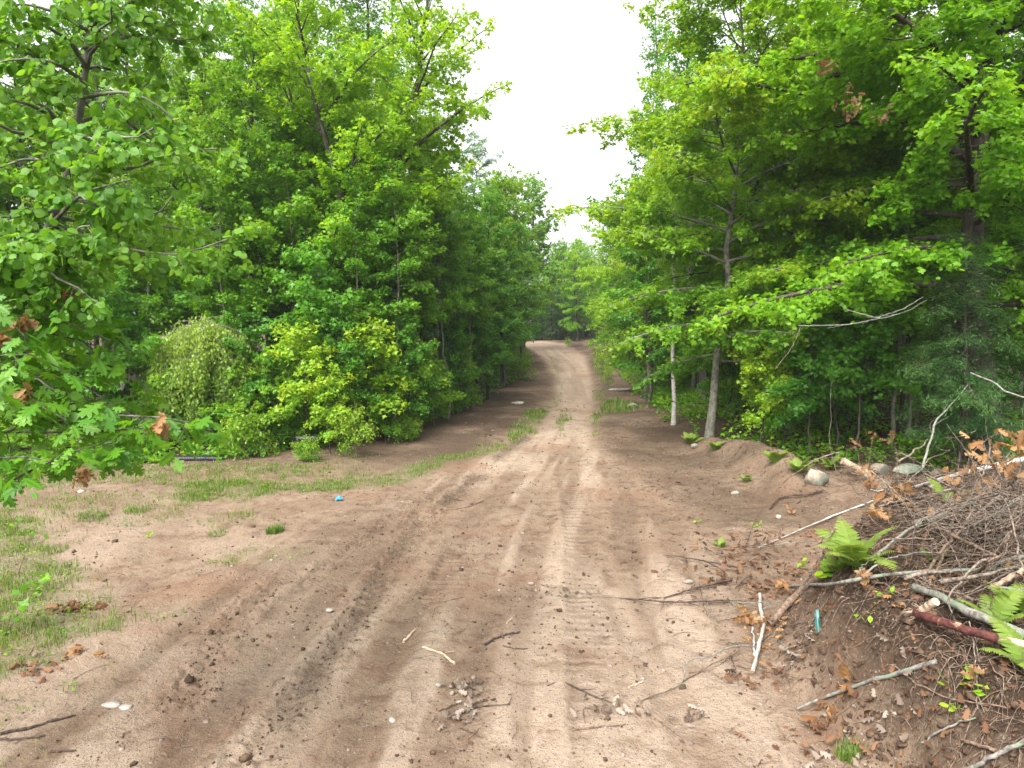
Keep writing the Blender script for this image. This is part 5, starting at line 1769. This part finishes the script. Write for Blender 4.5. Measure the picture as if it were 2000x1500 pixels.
# ------------------------------------------------------------------ far verge plants and the brown brush heap
for px, py, k, s_, lab in [(1172, 702, 'shrub_a', .62, 'farthest yellow-green weed clump right of the road'), (1178, 722, 'shrub_a', .75, 'bright yellow-green weed clump on the right verge below the brush heap'),
                           (1190, 742, 'shrub_a', .5, 'small yellow-green weed clump nearest on the right verge'), (1206, 700, 'shrub_b', .9, 'green bush in front of the brown brush heap'),
                           (1225, 745, 'shrub_a', .35, 'little weed clump right of the others on the right verge'), (1240, 725, 'shrub_b', 1.0, 'green bush right of the brown brush heap'),
                           (1012, 742, 'shrub_b', 1.2, 'dark green bush at the trunk where the road bends left'), (1020, 715, 'shrub_b', 1.0, 'far green bush at the inside of the road bend'),
                           (1110, 678, 'shrub_a', .5, 'pale weed clump beyond the road bend')]:
    p = hit(px, py)
    plant(k, 'verge_plant', p[0], p[1], lab, 'plant', None, rot=px, s=s_)


def brush_heap():
    g = np.random.default_rng(120)
    p = hit(1222, 697)
    n = 260
    a, r = g.uniform(0, 6.28, n), g.uniform(0, 1.9, n)
    z = 1.15 * np.clip(1 - (r / 2.0) ** 2, 0, 1) * g.uniform(.3, 1, n)
    st = np.stack([np.cos(a) * r, np.sin(a) * r, z], 1)
    d = nrm(g.normal(0, 1, (n, 3)) * [1, 1, .5])
    t = np.linspace(0, 1, 6)
    P = st[:, None] + d[:, None] * (g.uniform(.4, 1.6, n)[:, None] * t)[..., None] + g.normal(0, .03, (n, 6, 3)).cumsum(1)
    P[..., 2] = np.maximum(P[..., 2], .02)
    wd, lf = Bag(), Bag()
    V, Q = tubes(P, g.uniform(.006, .025, (n, 1)) * np.linspace(1, .4, 6)[None], 4)
    wd.add(V, [Q])
    leaf_along(g, lf, 'crumple', P, .16, .1, .11, .9, .4, lambda p_, s, i: g.uniform(-.3, .5, len(s)), .04, None, 1.2, 3)
    root = thing('brush_heap', 'heap of brown dead brush beside the far road on the right', 'brush', p)
    obj('branches', wd.mesh('branches', M_STICK), root)
    obj('dead_leaves', lf.mesh('dead_leaves', M_DEADDARK, False), root)


brush_heap()


# ------------------------------------------------------------------ corrugated pipes and bits of rubbish
def pipe(label, a, b_, rad, pitch=.035):
    a, b_ = np.array(a), np.array(b_)
    L = np.linalg.norm(b_ - a)
    n = int(L / pitch) * 4
    t = np.linspace(0, 1, n)
    prof = np.where((np.arange(n) % 4) < 2, rad, rad * .86)
    V, Q = tubes((t[:, None] * (b_ - a))[None], prof[None], 20)
    bag = Bag()
    bag.add(V, [Q])
    V, Q = tubes((t[::-1][:, None] * (b_ - a))[None], (prof * 0 + rad * .78)[None], 20)
    bag.add(V, [Q])
    o = obj('drain_pipe', bag.mesh('drain_pipe', M_PIPE, False), None, tuple(a))
    tag(o, label, 'pipe')


pz = zat(-9.2, 16.4)
pipe('black corrugated drain pipe on top of the stack under the oak leaves', deep(196, 857, 16.5), deep(352, 857, 17.0), .085)
pipe('black corrugated drain pipe beneath the top one', deep(206, 875, 16.3), deep(330, 876, 16.7), .085)
pipe('long black corrugated drain pipe lying lowest in the grass', deep(238, 897, 15.6), deep(436, 896, 15.8), .075)
pipe('black corrugated drain pipe end showing between the bright shrubs', deep(574, 858, 16.3), deep(618, 858, 16.8), .085)


def scrap(label, p, w_, l_, mat, seed, cat, name, rot=(0, 0, 0), curl=.3):
    g = np.random.default_rng(seed)
    n = 9
    u, v = np.meshgrid(np.linspace(-.5, .5, n), np.linspace(-.5, .5, n))
    edge = 1 - .3 * g.uniform(0, 1, (n, n)) * (np.maximum(abs(u), abs(v)) > .45)
    V = np.stack([u * w_ * edge, v * l_ * edge, curl * w_ * (fbm(u * 3 + seed, v * 3, seed, 3) + .5 * (1 - (2 * u) ** 2))], -1).reshape(-1, 3)
    i = np.arange(n - 1)[:, None] * n
    j = np.arange(n - 1)[None]
    Q = np.stack([i + j, i + j + 1, i + n + j + 1, i + n + j], -1).reshape(-1, 4)
    b = Bag()
    b.add(V, [Q])
    b.add(V - [0, 0, .002], [Q[:, ::-1]])
    o = obj(name, b.mesh(name, mat, True), None, tuple(p))
    o.rotation_euler = rot
    tag(o, label, cat)


scrap('crumpled bit of bright blue plastic on the dirt near the grass strip', hit(663, 976, .02), .15, .10, M_BLUE, 1, 'litter', 'plastic_scrap', (.2, .1, .3), .5)
scrap('scrap of white plastic film caught on top of the drooping birch bush', deep(398, 642, 16.75), .10, .18, M_WHITE, 2, 'litter', 'plastic_scrap', (.9, .4, .6), .6)
scrap('dark green plastic strip hanging on the bank face below the dark log', hit(1597, 1216, .06), .055, .24, M_TEAL, 3, 'litter', 'plastic_strip', (1.0, 0, -.25), .7)


def leaf_pile(label, px, py, n, sz, sx, sy, mat, seed):
    g = np.random.default_rng(seed)
    p = hit(px, py)
    xy = g.normal(0, 1, (n, 2)) * [sx, sy]
    pos = np.column_stack([xy, relief(p[0] + xy[:, 0], p[1] + xy[:, 1]) - p[2] + g.uniform(.005, .06, n)])
    az = g.uniform(0, 6.28, n)
    ax = nrm(np.stack([np.cos(az), np.sin(az), g.normal(.1, .4, n)], 1))
    no = np.array([0, 0, 1.0]) + g.normal(0, .5, (n, 3))
    no = nrm(no - ax * (no * ax).sum(1, keepdims=True))
    b = Bag()
    leaves_into(b, 'crumple', pos, ax, no, sz * g.uniform(.7, 1.2, n), g.uniform(0, 1, n), np.clip(g.uniform(-.4, .8, n), 0, 1))
    tag(obj('leaf_pile', b.mesh('leaf_pile', mat, False), None, tuple(p)), kind='stuff')


leaf_pile('heap of reddish brown dead leaves on the grass at left', 140, 1192, 46, .11, .17, .10, M_DEADDARK, 1)
leaf_pile('few tan dead leaves below the reddish heap at left', 148, 1270, 9, .11, .10, .08, M_DEAD, 2)
leaf_pile('single curled tan leaves at the grass edge, right of the others', 208, 1276, 4, .09, .04, .04, M_DEAD, 3)
leaf_pile('brown dead leaves lowest in the left grass patch', 70, 1312, 14, .10, .12, .08, M_DEADDARK, 4)
leaf_pile('grey dry leaves scattered on the road, upper heap', 915, 1345, 40, .075, .10, .08, M_DEADGREY, 5)
leaf_pile('grey dry leaves scattered on the road around the dark stick', 905, 1400, 34, .07, .09, .10, M_DEADGREY, 6)
leaf_pile('grey dry leaves along the crooked dark twig', 1210, 1385, 34, .07, .16, .09, M_DEADGREY, 7)
leaf_pile('grey dry leaves on the dirt right of the crooked stick', 1370, 1405, 14, .07, .08, .08, M_DEADGREY, 8)
leaf_pile('grey leaves and chips where dark branches reach the tracks', 1110, 1162, 50, .06, .26, .13, M_DEADGREY, 9)
leaf_pile('grey curled leaves at the bank foot below the plastic strip', 1565, 1268, 36, .08, .14, .10, M_DEADGREY, 10)
leaf_pile('grey leaves at the lower right by the bank foot', 1690, 1440, 40, .08, .22, .14, M_DEADGREY, 11)

for k, (px, py, n_, sx, sy, dk_) in enumerate([(1450, 1100, 60, .22, .2, 1), (1490, 1150, 60, .2, .2, 1), (1500, 1240, 50, .14, .2, 0), (1540, 1310, 50, .15, .18, 1), (1570, 1120, 60, .25, .2, 1),
                                             (1420, 1060, 40, .3, .2, 1), (1620, 1050, 60, .35, .3, 1), (1760, 1080, 60, .35, .3, 1), (1850, 1150, 50, .3, .25, 0), (1620, 1430, 40, .2, .15, 1), (1760, 1440, 50, .3, .2, 1)]):
    leaf_pile('', px, py, n_, .075, sx, sy, M_DEADDARK if dk_ else M_DEAD, 30 + k)


# ------------------------------------------------------------------ damp summer air
def build_haze():
    x0, x1, y0, y1, z0, z1 = -520, 520, -30, 470, -4, 40
    V = [(x, y, z) for x in (x0, x1) for y in (y0, y1) for z in (z0, z1)]
    F = np.array([[0, 1, 3, 2], [4, 6, 7, 5], [0, 4, 5, 1], [2, 3, 7, 6], [0, 2, 6, 4], [1, 5, 7, 3]])
    m, N, Lk, out = new_mat('haze')
    v = N.new('ShaderNodeVolumePrincipled')
    v.inputs['Color'].default_value = (.93, .96, .98, 1)
    v.inputs['Density'].default_value = .0004
    Lk(v.outputs[0], out.inputs['Volume'])
    tag(obj('haze', mk_mesh('haze', V, [F], m, None, False)), kind='stuff')


build_haze()
